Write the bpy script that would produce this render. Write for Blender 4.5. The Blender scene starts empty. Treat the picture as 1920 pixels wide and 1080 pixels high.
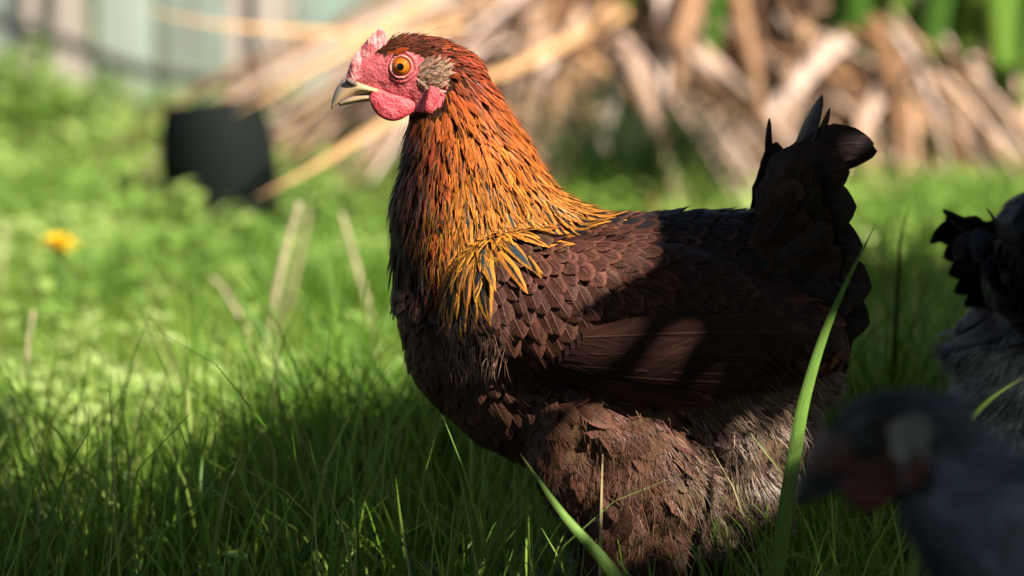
import bpy, bmesh, math, random
import numpy as np
from mathutils import Vector, Matrix, Quaternion, noise as mnoise
from mathutils.bvhtree import BVHTree

random.seed(7); rng = np.random.default_rng(7)
scene = bpy.context.scene
col = scene.collection

# ------------------------------------------------------------------ camera
CAM = Vector((0.0, -3.0, 0.70)); PITCH = 0.1453; FPX = 7500.0
cam_d = bpy.data.cameras.new('camera'); cam = bpy.data.objects.new('camera', cam_d); col.objects.link(cam)
cam.location = CAM; cam.rotation_euler = (math.pi/2 - PITCH, 0, 0)
cam_d.sensor_width = 36; cam_d.lens = 36*FPX/1920
cam_d.clip_start = 0.05; cam_d.clip_end = 500
cam_d.dof.use_dof = True; cam_d.dof.focus_distance = 2.97; cam_d.dof.aperture_fstop = 3.7
scene.camera = cam

# ------------------------------------------------------------------ sky, sun, exposure
SUN_EL, SUN_AZ = math.radians(43), math.radians(133)      # azimuth clockwise from +Y
SUN = Vector((math.cos(SUN_EL)*math.sin(SUN_AZ), math.cos(SUN_EL)*math.cos(SUN_AZ), math.sin(SUN_EL)))
w = bpy.data.worlds.new('World'); scene.world = w; w.use_nodes = True
nt = w.node_tree; bg = nt.nodes['Background']
sky = nt.nodes.new('ShaderNodeTexSky'); sky.sky_type = 'NISHITA'; sky.sun_disc = False
sky.sun_elevation = SUN_EL; sky.sun_rotation = SUN_AZ
nt.links.new(sky.outputs[0], bg.inputs[0]); bg.inputs[1].default_value = 0.05
sun_d = bpy.data.lights.new('sun', 'SUN'); sun_d.energy = 5.0; sun_d.angle = math.radians(0.5); sun_d.color = (1, .95, .86)
sun = bpy.data.objects.new('sun', sun_d); col.objects.link(sun); sun.location = (4, -5, 8)
sun.rotation_euler = SUN.to_track_quat('Z', 'Y').to_euler()
scene.view_settings.view_transform = 'Standard'; scene.view_settings.look = 'None'
scene.view_settings.exposure = 1.28; scene.view_settings.gamma = 1
scene.cycles.transparent_max_bounces = 12
scene.cycles.max_bounces = 6

# ------------------------------------------------------------------ pixel <-> place helpers (photo is 1920 x 1080)
CP, SP = math.cos(PITCH), math.sin(PITCH)
def ray(u, v):
    a, b = (u-960)/FPX, -(v-540)/FPX
    return Vector((a, CP + b*SP, -SP + b*CP))
def at_y(u, v, y=0.0):
    d = ray(u, v); t = (y-CAM.y)/d.y
    return CAM + d*t
def at_ground(u, v, z=0.0):
    d = ray(u, v); t = (z-CAM.z)/d.z
    return CAM + d*t
def proj(p):
    x, y, z = p[0]-CAM.x, p[1]-CAM.y, p[2]-CAM.z
    f = y*CP - z*SP; up = y*SP + z*CP
    return 960 + FPX*x/f, 540 - FPX*up/f
def hp(u, v, y=0.0):            # on the hen's median plane, then moved sideways
    p = at_y(u, v, 0.0); p.y = y
    return p
K = 0.0004

# ------------------------------------------------------------------ object helpers
def tag(o, label=None, cat=None, group=None, kind=None):
    if label: o['label'] = label
    if cat: o['category'] = cat
    if group: o['group'] = group
    if kind: o['kind'] = kind
    return o
def empty(name, loc=(0,0,0)):
    o = bpy.data.objects.new(name, None); col.objects.link(o); o.location = loc; o.empty_display_size = .05
    return o
def link(name, me, mat=None, parent=None):
    o = bpy.data.objects.new(name, me); col.objects.link(o)
    if mat is not None:
        me.materials.clear(); me.materials.append(mat)
    if parent is not None:
        o.parent = parent; o.matrix_parent_inverse = Matrix.Translation(-parent.location)
    return o
def mesh_from(name, V, F, smooth=True, attrs=None):
    """V (n,3) array, F list of tuples or (m,k) array; attrs: name -> (type, array)"""
    me = bpy.data.meshes.new(name)
    if isinstance(F, np.ndarray):
        n, m, k = len(V), len(F), F.shape[1]
        me.vertices.add(n); me.vertices.foreach_set('co', np.asarray(V, np.float32).ravel())
        me.loops.add(m*k); me.loops.foreach_set('vertex_index', F.astype(np.int32).ravel())
        me.polygons.add(m); me.polygons.foreach_set('loop_start', np.arange(0, m*k, k, dtype=np.int32))
        me.update(calc_edges=True)
    else:
        me.from_pydata([tuple(v) for v in V], [], [tuple(f) for f in F]); me.update()
    if smooth: me.polygons.foreach_set('use_smooth', np.ones(len(me.polygons), bool))
    for an, (t, arr) in (attrs or {}).items():
        a = me.attributes.new(an, t, 'POINT'); arr = np.asarray(arr, np.float32)
        a.data.foreach_set({'FLOAT':'value','FLOAT_VECTOR':'vector','FLOAT_COLOR':'color'}[t], arr.ravel())
    return me
def tube(pts, rads, n=8, flat=1.0, caps=True):
    """a tapered tube along points; returns V, F"""
    pts = [Vector(p) for p in pts]; V = []; F = []
    up = Vector((0,0,1))
    prev = None
    for i, p in enumerate(pts):
        t = (pts[min(i+1, len(pts)-1)] - pts[max(i-1, 0)]).normalized()
        if prev is None:
            a = t.orthogonal().normalized() if abs(t.z) > .95 else t.cross(up).normalized()
        else:
            a = (prev - t*prev.dot(t)).normalized()
        prev = a; b = t.cross(a)
        for k in range(n):
            th = 2*math.pi*k/n
            V.append(p + (a*math.cos(th) + b*math.sin(th)*flat)*rads[i])
    for i in range(len(pts)-1):
        for k in range(n):
            F.append((i*n+k, i*n+(k+1)%n, (i+1)*n+(k+1)%n, (i+1)*n+k))
    if caps:
        F.append(tuple(range(n))[::-1]); F.append(tuple((len(pts)-1)*n+k for k in range(n)))
    return V, F
def smooth_path(pts, m=6):
    """Catmull-Rom through points"""
    pts = [Vector(p) for p in pts]; out = []
    for i in range(len(pts)-1):
        p0, p1, p2, p3 = pts[max(i-1,0)], pts[i], pts[i+1], pts[min(i+2,len(pts)-1)]
        for j in range(m):
            t = j/m
            out.append(0.5*((2*p1) + (p2-p0)*t + (2*p0-5*p1+4*p2-p3)*t*t + (3*p1-p0-3*p2+p3)*t**3))
    out.append(pts[-1].copy())
    return out
def inpoly(x, y, poly):
    c = False; n = len(poly); j = n-1
    for i in range(n):
        xi, yi = poly[i]; xj, yj = poly[j]
        if (yi > y) != (yj > y) and x < (xj-xi)*(y-yi)/(yj-yi)+xi: c = not c
        j = i
    return c

# ------------------------------------------------------------------ material helpers
class NT:
    def __init__(s, name):
        s.m = bpy.data.materials.new(name); s.m.use_nodes = True; s.t = s.m.node_tree
        s.b = s.t.nodes['Principled BSDF']; s.out = s.t.nodes['Material Output']
    def n(s, typ, **kw):
        nd = s.t.nodes.new(typ)
        for k, v in kw.items(): setattr(nd, k, v)
        return nd
    def l(s, a, b): s.t.links.new(a, b)
    def _in(s, sock, v):
        if hasattr(v, 'is_output') or isinstance(v, bpy.types.NodeSocket): s.l(v, sock)
        else: sock.default_value = v
    def math(s, op, a, b=0.0, c=None, clamp=False):
        nd = s.n('ShaderNodeMath', operation=op, use_clamp=clamp)
        s._in(nd.inputs[0], a); s._in(nd.inputs[1], b)
        if c is not None: s._in(nd.inputs[2], c)
        return nd.outputs[0]
    def mix(s, f, a, b, blend='MIX'):
        nd = s.n('ShaderNodeMix', data_type='RGBA', blend_type=blend)
        s._in(nd.inputs[0], f); s._in(nd.inputs[6], a); s._in(nd.inputs[7], b)
        return nd.outputs[2]
    def mapr(s, v, a, b, c=0.0, d=1.0, smooth=True):
        nd = s.n('ShaderNodeMapRange', interpolation_type='SMOOTHSTEP' if smooth else 'LINEAR')
        for i, x in enumerate((v, a, b, c, d)): s._in(nd.inputs[i], x)
        return nd.outputs[0]
    def attr(s, name):
        nd = s.n('ShaderNodeAttribute'); nd.attribute_name = name; return nd
    def noise(s, vec, scale, detail=3, rough=.55):
        nd = s.n('ShaderNodeTexNoise'); nd.inputs['Scale'].default_value = scale
        nd.inputs['Detail'].default_value = detail; nd.inputs['Roughness'].default_value = rough
        if vec is not None: s.l(vec, nd.inputs['Vector'])
        return nd.outputs['Fac']
    def comb(s, x, y, z):
        nd = s.n('ShaderNodeCombineXYZ')
        for i, v in enumerate((x, y, z)): s._in(nd.inputs[i], v)
        return nd.outputs[0]
    def sep(s, v):
        nd = s.n('ShaderNodeSeparateXYZ'); s.l(v, nd.inputs[0]); return nd.outputs
    def obj(s): return s.n('ShaderNodeTexCoord').outputs['Object']
    def bump(s, h, strength=.4, dist=.001):
        nd = s.n('ShaderNodeBump'); nd.inputs['Strength'].default_value = strength; nd.inputs['Distance'].default_value = dist
        s.l(h, nd.inputs['Height']); s.l(nd.outputs[0], s.b.inputs['Normal'])
    def set(s, **kw):
        for k, v in kw.items():
            s._in(s.b.inputs[k.replace('_', ' ')], v)
        return s

def feather_material(name, rough=.45, gray=None, spec=.4, soft_look=0.0):
    M = NT(name)
    ua, ce, cm = M.attr('fuv'), M.attr('ce'), M.attr('cm')
    x, v, r = M.sep(ua.outputs['Vector'])
    a = M.math('ABSOLUTE', x)
    r100 = M.math('MULTIPLY', r, 97.0)
    t = M.math('SUBTRACT', v, M.math('MULTIPLY', a, .22))
    side = M.math('SIGN', x)
    barb = M.noise(M.comb(M.math('MULTIPLY', t, 26.0), M.math('MULTIPLY', a, 1.1), M.math('ADD', r100, side)), 1.0, 3, .6)
    soft = M.noise(M.comb(M.math('MULTIPLY', t, 5.0), M.math('MULTIPLY', x, 1.5), r100), 1.0, 2)
    spot = cm.outputs['Alpha']
    shape = M.math('MULTIPLY', M.mapr(v, .15, .5), M.mapr(v, .97, .74))
    edge = M.math('SUBTRACT', M.math('MULTIPLY', spot, shape), a)
    edge = M.math('ADD', edge, M.math('MULTIPLY', M.math('SUBTRACT', barb, .5), .6))
    mask = M.mapr(edge, -.16, .16)
    c = M.mix(mask, ce.outputs['Color'], cm.outputs['Color'])
    k = M.math('MULTIPLY', M.mapr(barb, .25, .75, .55+.3*soft_look, 1.45-.3*soft_look, False), M.mapr(soft, .3, .7, .8, 1.2, False))
    # paler dusty lace on the rim
    rim = M.math('MAXIMUM', M.mapr(a, .72, .98), M.mapr(v, .86, .99))
    rim = M.math('MULTIPLY', rim, M.mapr(barb, .45, .62))
    k = M.math('ADD', k, M.math('MULTIPLY', rim, .45*(1-soft_look)))
    shaft = M.math('MULTIPLY', M.mapr(a, .10, .03), M.mapr(v, .98, .9))
    k = M.math('ADD', k, M.math('MULTIPLY', shaft, 1.0*(1-soft_look)))
    c = M.mix(1.0, c, M.comb(k, k, k), 'MULTIPLY')
    if gray is not None:
        hs = M.n('ShaderNodeHueSaturation'); hs.inputs['Saturation'].default_value = gray[0]; hs.inputs['Value'].default_value = gray[1]
        M.l(c, hs.inputs['Color']); c = M.mix(1.0, hs.outputs[0], (*gray[2], 1), 'MULTIPLY')
    M.set(Base_Color=c, Roughness=rough, Specular_IOR_Level=spec)
    M.bump(M.math('ADD', barb, M.math('MULTIPLY', shaft, .8)), .5, .0012)
    return M.m
# ================================================================== the hen
def ico(sub=3):
    bm = bmesh.new(); bmesh.ops.create_icosphere(bm, subdivisions=sub, radius=1)
    V = np.array([v.co[:] for v in bm.verts]); F = np.array([[v.index for v in f.verts] for f in bm.faces]); bm.free()
    return V, F
ICO_V, ICO_F = ico(3)

class Blob:
    def __init__(s): s.V = []; s.F = []; s.n = 0
    def ell(s, c, rx, ry, rz, rot=None):
        V = ICO_V*np.array([rx, ry, rz])
        if rot is not None: V = V @ np.array(rot.to_matrix()).T
        s.V.append(V + np.array(c)[None]); s.F.append(ICO_F + s.n); s.n += len(V)
    def chain(s, items, step=.35):
        """items: (point, radius, lateral factor)"""
        for (p0, r0, l0), (p1, r1, l1) in zip(items[:-1], items[1:]):
            d = (p1-p0).length; m = max(1, int(d/(step*min(r0, r1)))+1)
            for i in range(m+1):
                t = i/m; r = r0+(r1-r0)*t; l = l0+(l1-l0)*t
                s.ell(p0.lerp(p1, t), r, r*l, r)
    def remesh(s, voxel, smooth):
        me = mesh_from('tmp', np.concatenate(s.V), np.concatenate(s.F))
        o = bpy.data.objects.new('tmp', me); col.objects.link(o)
        m = o.modifiers.new('r', 'REMESH'); m.mode = 'VOXEL'; m.voxel_size = voxel
        m = o.modifiers.new('s', 'SMOOTH'); m.factor = .5; m.iterations = smooth
        dg = bpy.context.evaluated_depsgraph_get(); ev = o.evaluated_get(dg)
        out = bpy.data.meshes.new_from_object(ev)
        bpy.data.objects.remove(o); bpy.data.meshes.remove(me)
        return out

def PXc(lst): return [(hp(u, v), r*K, l) for u, v, r, l in lst]
B = Blob()
# trunk: breast -> back -> rump, then belly, neck, skull
B.chain(PXc([(858,500,122,.80),(872,575,130,.80),(905,625,146,.80),(1010,620,180,.82),(1150,600,200,.84),(1290,575,182,.82),(1400,545,150,.78),(1480,560,105,.75)]))
B.chain(PXc([(905,640,146,.80),(985,690,165,.84),(1080,720,180,.84),(1220,730,170,.84),(1360,710,150,.8),(1470,660,110,.75)]))
B.chain(PXc([(1010,600,170,.8),(880,470,140,.80),(872,400,138,.78),(880,330,128,.76),(864,260,103,.73),(850,204,84,.66)]))
B.chain(PXc([(890,330,115,.76),(985,408,74,.78),(1060,440,62,.8),(1150,470,60,.8)]))
B.chain(PXc([(850,204,84,.60),(838,160,78,.50),(800,134,70,.50),(765,126,63,.52),(738,130,52,.52),(708,136,42,.48),(682,146,31,.45),(664,150,20,.45)]))
B.chain(PXc([(765,150,56,.48),(735,160,40,.46),(700,165,24,.5)]))
# vent fluff and thighs
B.chain(PXc([(1400,720,130,.8),(1395,820,118,.8),(1370,910,108,.78),(1310,990,92,.75)]))
B.chain(PXc([(1200,820,140,.8),(1270,900,125,.78),(1310,980,95,.75)]))
for s in (-1, 1):
    off = Vector((0, s*.050, 0))
    th = [(1130,800,140,.48),(1180,880,134,.50),(1185,965,115,.52),(1165,1040,78,.5),(1160,1095,38,.7)]
    B.chain([(hp(u, v)+off, r*K, l) for u, v, r, l in th])
    # folded wing
    q = Quaternion((0,1,0), math.radians(7))
    B.ell(hp(1175, 575) + Vector((0, s*.052, 0)), .132, .034, .058, q)
    B.ell(hp(985, 555) + Vector((0, s*.046, 0)), .060, .032, .055, q)
    B.ell(hp(1340, 600) + Vector((0, s*.045, 0)), .095, .030, .042, q)
body_me = B.remesh(.0021, 16)
def lumps(me):
    n_ = len(me.vertices); c_ = np.empty(n_*3, np.float32); me.vertices.foreach_get('co', c_); c_ = c_.reshape(-1,3)
    m_ = np.empty(n_*3, np.float32); me.vertices.foreach_get('normal', m_); m_ = m_.reshape(-1,3)
    for i in range(n_):
        u, v = proj((c_[i,0], -abs(c_[i,1]), c_[i,2]))
        if v > 740 and u > 980:
            k_ = sm(740, 800, v)*sm(980, 1060, u); p = Vector(c_[i].tolist())
            d_ = 1-abs(mnoise.noise(Vector((p.x*25, p.y*23, p.z*19+4))))*2.2
            c_[i] += m_[i]*(d_*.0078 - .003)*k_
    me.vertices.foreach_set('co', c_.ravel()); me.update()
def sm(a, b, x):
    t = min(1, max(0, (x-a)/(b-a))); return t*t*(3-2*t)
lumps(body_me)
BVH = BVHTree.FromPolygons([v.co for v in body_me.vertices], [tuple(p.vertices) for p in body_me.polygons])

FACE = [(640,150),(652,108),(678,84),(700,98),(722,108),(742,97),(775,99),(806,116),(836,128),(838,165),(830,196),(806,212),(782,208),(760,222),(700,205),(680,190)]
def fuv(p): return proj((p[0], -abs(p[1]), p[2]))
nv = len(body_me.vertices)
co = np.empty(nv*3, np.float32); body_me.vertices.foreach_get('co', co); co = co.reshape(-1, 3)
face = np.zeros(nv, np.float32)
for i in range(nv):
    u, v = fuv(co[i])
    if u < 850 and v < 235 and inpoly(u, v, FACE): face[i] = 1
# small natural wrinkles on the bare skin
nrm = np.empty(nv*3, np.float32); body_me.vertices.foreach_get('normal', nrm); nrm = nrm.reshape(-1, 3)
for i in np.nonzero(face)[0]:
    p = Vector(co[i].tolist())
    d = mnoise.noise(p*260)*.0006 + mnoise.noise(p*620)*.00035
    co[i] += nrm[i]*d
body_me.vertices.foreach_set('co', co.ravel()); body_me.update()
a = body_me.attributes.new('face', 'FLOAT', 'POINT'); a.data.foreach_set('value', face)
body_me.polygons.foreach_set('use_smooth', np.ones(len(body_me.polygons), bool))

# ------------------------------------------------------------------ feathers
class FeatherBuf:
    NU, NVv = 5, 8
    def __init__(s, nu=5, nv=8): s.V=[]; s.U=[]; s.CE=[]; s.CM=[]; s.nu=nu; s.nv=nv
    def add(s, V, U, ce, cm):
        s.V.append(V); s.U.append(U)
        n = len(V); s.CE.append(np.tile(np.array([*ce, 1.0]), (n,1))); s.CM.append(np.tile(np.array(cm), (n,1)))
    def faces(s, k):
        f = []
        nu, nv_ = s.nu, s.nv
        for j in range(nv_-1):
            for i in range(nu-1):
                f.append((j*nu+i, j*nu+i+1, (j+1)*nu+i+1, (j+1)*nu+i))
        f = np.array(f); return (f[None] + (np.arange(k)*nu*nv_)[:,None,None]).reshape(-1,4)
    def mesh(s, name, sel=None):
        idx = range(len(s.V)) if sel is None else sel
        V = np.concatenate([s.V[i] for i in idx])
        return mesh_from(name, V, s.faces(len(idx)), True, {
            'fuv': ('FLOAT_VECTOR', np.concatenate([s.U[i] for i in idx])),
            'ce': ('FLOAT_COLOR', np.concatenate([s.CE[i] for i in idx])),
            'cm': ('FLOAT_COLOR', np.concatenate([s.CM[i] for i in idx]))})

def wprof(kind, v):
    if kind == 'round':  return max(.12, (min(1, .35+1.6*v)) * max(0, 1-max(0, (v-.60)/.40)**2.4)**.55)
    if kind == 'hackle': return max(.06, (min(1, .55+1.3*v)) * max(0, 1-max(0, (v-.30)/.70)**2.3)**.8)
    if kind == 'long':   return max(.03, (min(1, .4+2.5*v)) * max(0, 1-max(0, (v-.80)/.20)**2)**.5)
    if kind == 'tail':   return max(.02, (min(1, .25+1.5*v)) * max(0, 1-max(0, (v-.70)/.30)**2.4)**.6)
    return 1

VS = [1-(1-j/7)**1.7 for j in range(8)]
def feather_strip(cent, tang, norm, L, W, kind, rnd, arch=.18, ragged=.10, twist=0, nu=5, nvv=8):
    """centre points along the shaft with tangent and normal -> vertex grid"""
    VSn = VS if nvv == 8 else [1-(1-j/(nvv-1))**1.5 for j in range(nvv)]
    V = np.zeros((nvv*nu, 3)); U = np.zeros((nvv*nu, 3))
    for j in range(nvv):
        v = VSn[j]; n = norm[j]; t = tang[j]; s = t.cross(n).normalized()
        if twist: s = (s*math.cos(twist) + n*math.sin(twist)).normalized(); n = s.cross(t).normalized()*(1 if s.cross(t).dot(n) > 0 else -1)
        hw = W*.5*wprof(kind, v)
        for i in range(nu):
            x = -1+2*i/(nu-1)
            jit = random.gauss(0, ragged)*hw if abs(x) == 1 else 0
            back = t*(-abs(x)**2*hw*.25 + (random.gauss(0, ragged)*hw if j == nvv-1 else 0))
            p = cent[j] + s*(x*hw+jit) - n*(arch*x*x*hw) + back
            V[j*nu+i] = p; U[j*nu+i] = (x, v, rnd)
    return V, U

def walk(p, d, L, off0, off1, curl=0.0, stiff=.35):
    """follow the body surface from p in direction d; offsets from skin at root and tip"""
    n = FeatherBuf.NVv; cent=[]; tang=[]; norm=[]
    loc, nr, _, _ = BVH.find_nearest(p); dcur = (d - nr*d.dot(nr)).normalized(); pos = loc
    nprev = nr
    for j in range(n):
        v = VS[j]
        o = off0 + (off1-off0)*v**1.3 + curl*max(0, v-.6)**2
        cent.append(pos + nr*o); norm.append(nr.copy()); 
        nxt = pos + dcur*(L*(VS[min(j+1,n-1)]-v) if j < n-1 else L*.02)
        l2, n2, _, _ = BVH.find_nearest(nxt)
        nn = (n2*(1-stiff) + nr*stiff).normalized()
        gap = (nxt-l2)
        p2 = l2 + nn*max(0, gap.dot(nn))*.7
        dn = (p2-pos)
        if dn.length > 1e-6: dcur = (dcur*stiff + dn.normalized()*(1-stiff)).normalized()
        dcur = (dcur - nn*dcur.dot(nn)).normalized()
        pos = p2; nr = nn
    for j in range(n):
        t = (cent[min(j+1, n-1)] - cent[max(j-1, 0)]).normalized(); tang.append(t)
        norm[j] = (norm[j] - t*norm[j].dot(t)).normalized()
    return cent, tang, norm

GUIDE = [(735,80,1,-.2),(790,66,1,.05),(850,88,1,.4),(900,130,.72,.7),(880,200,.40,.92),(950,220,.45,.9),(1000,300,.6,.8),(1060,360,.85,.52),
 (850,300,.08,1),(790,260,-.08,1),(740,330,-.03,1),(730,480,.05,1),(800,450,0,1),(870,420,-.05,1),(930,380,.15,1),(985,380,.55,.8),(1100,420,.9,.45),
 (950,480,.45,.88),(1050,500,.55,.84),(1150,470,.8,.55),(900,560,.3,.95),(1000,600,.42,.9),(1100,580,.6,.75),(1250,420,1,.12),(1380,400,1,.05),(1200,600,.9,.4),(1350,550,1,.12),
 (1200,680,1,.05),(1050,690,.85,.35),(760,600,.2,1),(820,700,.42,.9),(900,800,.55,.83),(1000,850,.5,.86),(1100,800,.5,.86),(1200,850,.35,.93),(1350,850,.4,.92),(1150,1000,.05,1),
 (1500,600,.8,.6),(1450,700,.7,.7),(835,180,.3,.95),(830,230,.1,1)]
GA = np.array(GUIDE)
def flow(u, v):
    d2 = (GA[:,0]-u)**2 + (GA[:,1]-v)**2 + 150; wt = 1/d2**1.6
    x = (GA[:,2]*wt).sum(); y = (GA[:,3]*wt).sum(); l = math.hypot(x, y)
    return Vector((x/l, 0, -y/l))

CAPE = [(700,215),(760,225),(835,215),(830,120),(800,95),(740,95),(690,80),(740,40),(960,60),(1140,372),(1090,400),(1020,412),(985,430),(930,478),(880,515),(830,535),(795,520),(770,470),(700,470)]
HEADF = [(660,60),(900,40),(905,150),(842,175),(838,128),(800,112),(742,95),(722,108),(690,92)]
WINGP = [(905,500),(960,450),(1100,420),(1230,440),(1500,560),(1560,640),(1400,705),(1240,738),(1030,745),(960,680),(900,590)]
THIGH = [(1000,760),(1300,745),(1500,740),(1520,1000),(1300,1110),(1040,1110),(985,900)]
VENT = [(1280,745),(1560,690),(1600,1000),(1300,1060),(1290,900)]
BREAST = [(690,520),(800,530),(900,560),(1000,720),(1020,900),(960,930),(700,700)]

def lerp3(a, b, t): return tuple(x+(y-x)*t for x, y in zip(a, b))
def jitter(c, s=.18):
    k = math.exp(random.gauss(0, s)); return tuple(max(0, x*k*math.exp(random.gauss(0, s*.3))) for x in c)
def sm(a, b, x):
    t = min(1, max(0, (x-a)/(b-a))); return t*t*(3-2*t)

RUFOUS=(.24,.036,.007); ORANGE=(.37,.092,.010); GOLD=(.40,.155,.020); MAROON=(.030,.007,.004); BLACK=(.006,.006,.006)
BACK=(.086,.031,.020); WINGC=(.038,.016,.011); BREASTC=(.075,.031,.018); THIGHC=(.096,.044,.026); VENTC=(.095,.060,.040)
def spec_at(u, v, y):
    """what kind of feather grows here: dict or None"""
    if inpoly(u, v, FACE): return None
    if v > 1085: return None
    if inpoly(u, v, HEADF):
        t = sm(760, 880, u)
        return dict(reg='crown', sp=.0034, L=.012+.008*t, W=.0050, kind='hackle', o0=-.001, o1=.0022, ce=jitter(lerp3((.125,.028,.013), RUFOUS, t), .3), cm=(*MAROON, .25))
    if inpoly(u, v, CAPE) or (v < 480 and u < 860):
        hgt = sm(180, 500, v); front = sm(838, 786, u)*sm(190,240,v)
        c = lerp3(RUFOUS, ORANGE, sm(120, 260, v)); c = lerp3(c, GOLD, sm(250, 420, v))
        dk = MAROON if v < 420 else (.03,.012,.006)
        edge_front = sm(872, 812, u)*sm(180,260,v)
        c = lerp3(c, (.24,.026,.006), edge_front*.9)
        fr = front*.98 if random.random() < .93 else front*.6
        c = lerp3(c, dk, fr)
        spot = (.12 + .36*hgt + random.gauss(0,.13))
        if v < 210: spot = .0
        return dict(reg='hackle', sp=.0036+.0014*hgt, L=.022+.024*hgt, W=.0052+.0040*hgt, kind='hackle', o0=-.0005, o1=.0034+.002*hgt, ce=jitter(c,.22), cm=(*(BLACK if random.random()<.8 else (.02,.03,.035)), max(0, spot)))
    if inpoly(u, v, VENT):
        return dict(reg='vent', sp=.0095, L=.032, W=.022, kind='round', o0=-.002, o1=.006, ce=jitter(VENTC,.25), cm=(*VENTC, .0))
    if inpoly(u, v, THIGH):
        t = sm(1150, 1400, u); c = lerp3(THIGHC, VENTC, t*.6)
        return dict(reg='thigh', sp=.0085, L=.034, W=.024, kind='round', o0=-.001, o1=.0028, ce=jitter(c,.22), cm=(*c, .0))
    if inpoly(u, v, WINGP):
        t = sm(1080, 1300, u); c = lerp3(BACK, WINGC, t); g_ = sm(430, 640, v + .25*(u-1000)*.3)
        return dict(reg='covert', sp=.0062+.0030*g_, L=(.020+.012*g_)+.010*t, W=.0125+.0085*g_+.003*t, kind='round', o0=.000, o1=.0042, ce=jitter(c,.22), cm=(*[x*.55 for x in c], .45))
    if inpoly(u, v, BREAST):
        return dict(reg='breast', sp=.0060+.0034*sm(520,760,v), L=.022+.014*sm(520,760,v), W=.0130+.0085*sm(520,760,v), kind='round', o0=-.0005, o1=.0034, ce=jitter(BREASTC,.22), cm=(*[x*.6 for x in BREASTC], .4))
    if v < 520 and u > 1000:
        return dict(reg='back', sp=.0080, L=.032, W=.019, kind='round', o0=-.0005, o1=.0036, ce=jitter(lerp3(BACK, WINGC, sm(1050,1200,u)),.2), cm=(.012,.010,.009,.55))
    return dict(reg='flank', sp=.0090, L=.032, W=.020, kind='round', o0=-.001, o1=.006, ce=jitter(lerp3(BREASTC, THIGHC, .4),.22), cm=(*[x*.6 for x in BREASTC], .4))

# area-weighted samples, thinned to each region's spacing
body_me.calc_loop_triangles()
tri = np.empty(len(body_me.loop_triangles)*3, np.int32); body_me.loop_triangles.foreach_get('vertices', tri); tri = tri.reshape(-1,3)
A = co[tri[:,0]]; E1 = co[tri[:,1]]-A; E2 = co[tri[:,2]]-A
area = np.linalg.norm(np.cross(E1, E2), axis=1)*.5
pick = rng.choice(len(tri), 80000, p=area/area.sum())
r1, r2 = rng.random(80000), rng.random(80000); fl = r1+r2 > 1; r1[fl] = 1-r1[fl]; r2[fl] = 1-r2[fl]
SAMP = A[pick] + E1[pick]*r1[:,None] + E2[pick]*r2[:,None]
grid = {}
FB = FeatherBuf(); FINFO = []; SOFT = []
CELL = .0126
for s_ in SAMP:
    u, v = fuv(s_)
    q = spec_at(u, v, s_[1])
    if q is None: continue
    key = tuple((s_//CELL).astype(int)); ok = True
    for dx in (-1,0,1):
        for dy in (-1,0,1):
            for dz in (-1,0,1):
                for (p2, r2_) in grid.get((key[0]+dx, key[1]+dy, key[2]+dz), ()):
                    d = s_-p2
                    if d @ d < (min(q['sp'], r2_))**2: ok = False; break
                if not ok: break
            if not ok: break
        if not ok: break
    if not ok: continue
    grid.setdefault(key, []).append((s_, q['sp']))
    d = flow(u, v); d.y = 0
    d = (d + Vector((random.gauss(0,.09), random.gauss(0,.07), random.gauss(0,.09)))*(1.5 if q['reg'] in ('hackle','thigh') else 1)).normalized()
    L = q['L']*random.uniform(.85,1.15)
    cent, tang, norm = walk(Vector(s_.tolist()), d, L, q['o0'], q['o1']*random.uniform(.7,1.4), stiff=.5 if q['reg'] in ('thigh','vent') else .3)
    rag = {'hackle':.12,'crown':.1,'vent':.22,'thigh':.12}.get(q['reg'], .05)
    V, U = feather_strip(cent, tang, norm, L, q['W']*random.uniform(.85,1.15), q['kind'], random.random(), arch=.08 if q['reg'] in ('thigh','vent') else .22, ragged=rag)
    FB.add(V, U, q['ce'], q['cm'])
    if q['reg'] in ('thigh','vent'): SOFT.append((cent, tang, norm, L, q))
    mu, mv = fuv(cent[5]); FINFO.append((q['reg'], mu, mv, s_[1], L*q['W']))
print('feathers', len(FB.V))
# ------------------------------------------------------------------ skin under the feathers, bare red face
def skin_material(name, red, under):
    M = NT(name); f = M.attr('face').outputs['Fac']; ob = M.obj()
    n1 = M.noise(ob, 160, 3); n2 = M.noise(ob, 900, 2)
    vo = M.n('ShaderNodeTexVoronoi'); vo.inputs['Scale'].default_value = 520; M.l(ob, vo.inputs['Vector'])
    c = M.mix(M.mapr(n1, .3, .7), (*[x*.72 for x in red], 1), (*[min(1, x*1.25+.02) for x in red], 1))
    c = M.mix(M.math('MULTIPLY', M.mapr(n2, .5, .75), .35), c, (.75,.42,.40,1))
    c = M.mix(f, (*under, 1), c)
    M.set(Base_Color=c, Roughness=M.math('SUBTRACT', .95, M.math('MULTIPLY', f, .50)), Specular_IOR_Level=M.math('MULTIPLY', f, .4))
    M.b.inputs['Subsurface Weight'].default_value = .18; M.b.inputs['Subsurface Radius'].default_value = (.004,.001,.0008); M.b.inputs['Subsurface Scale'].default_value = .5
    M.bump(M.math('ADD', M.math('MULTIPLY', vo.outputs['Distance'], .7), M.math('MULTIPLY', n1, 2.0)), .45, .0012)
    return M.m
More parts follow.
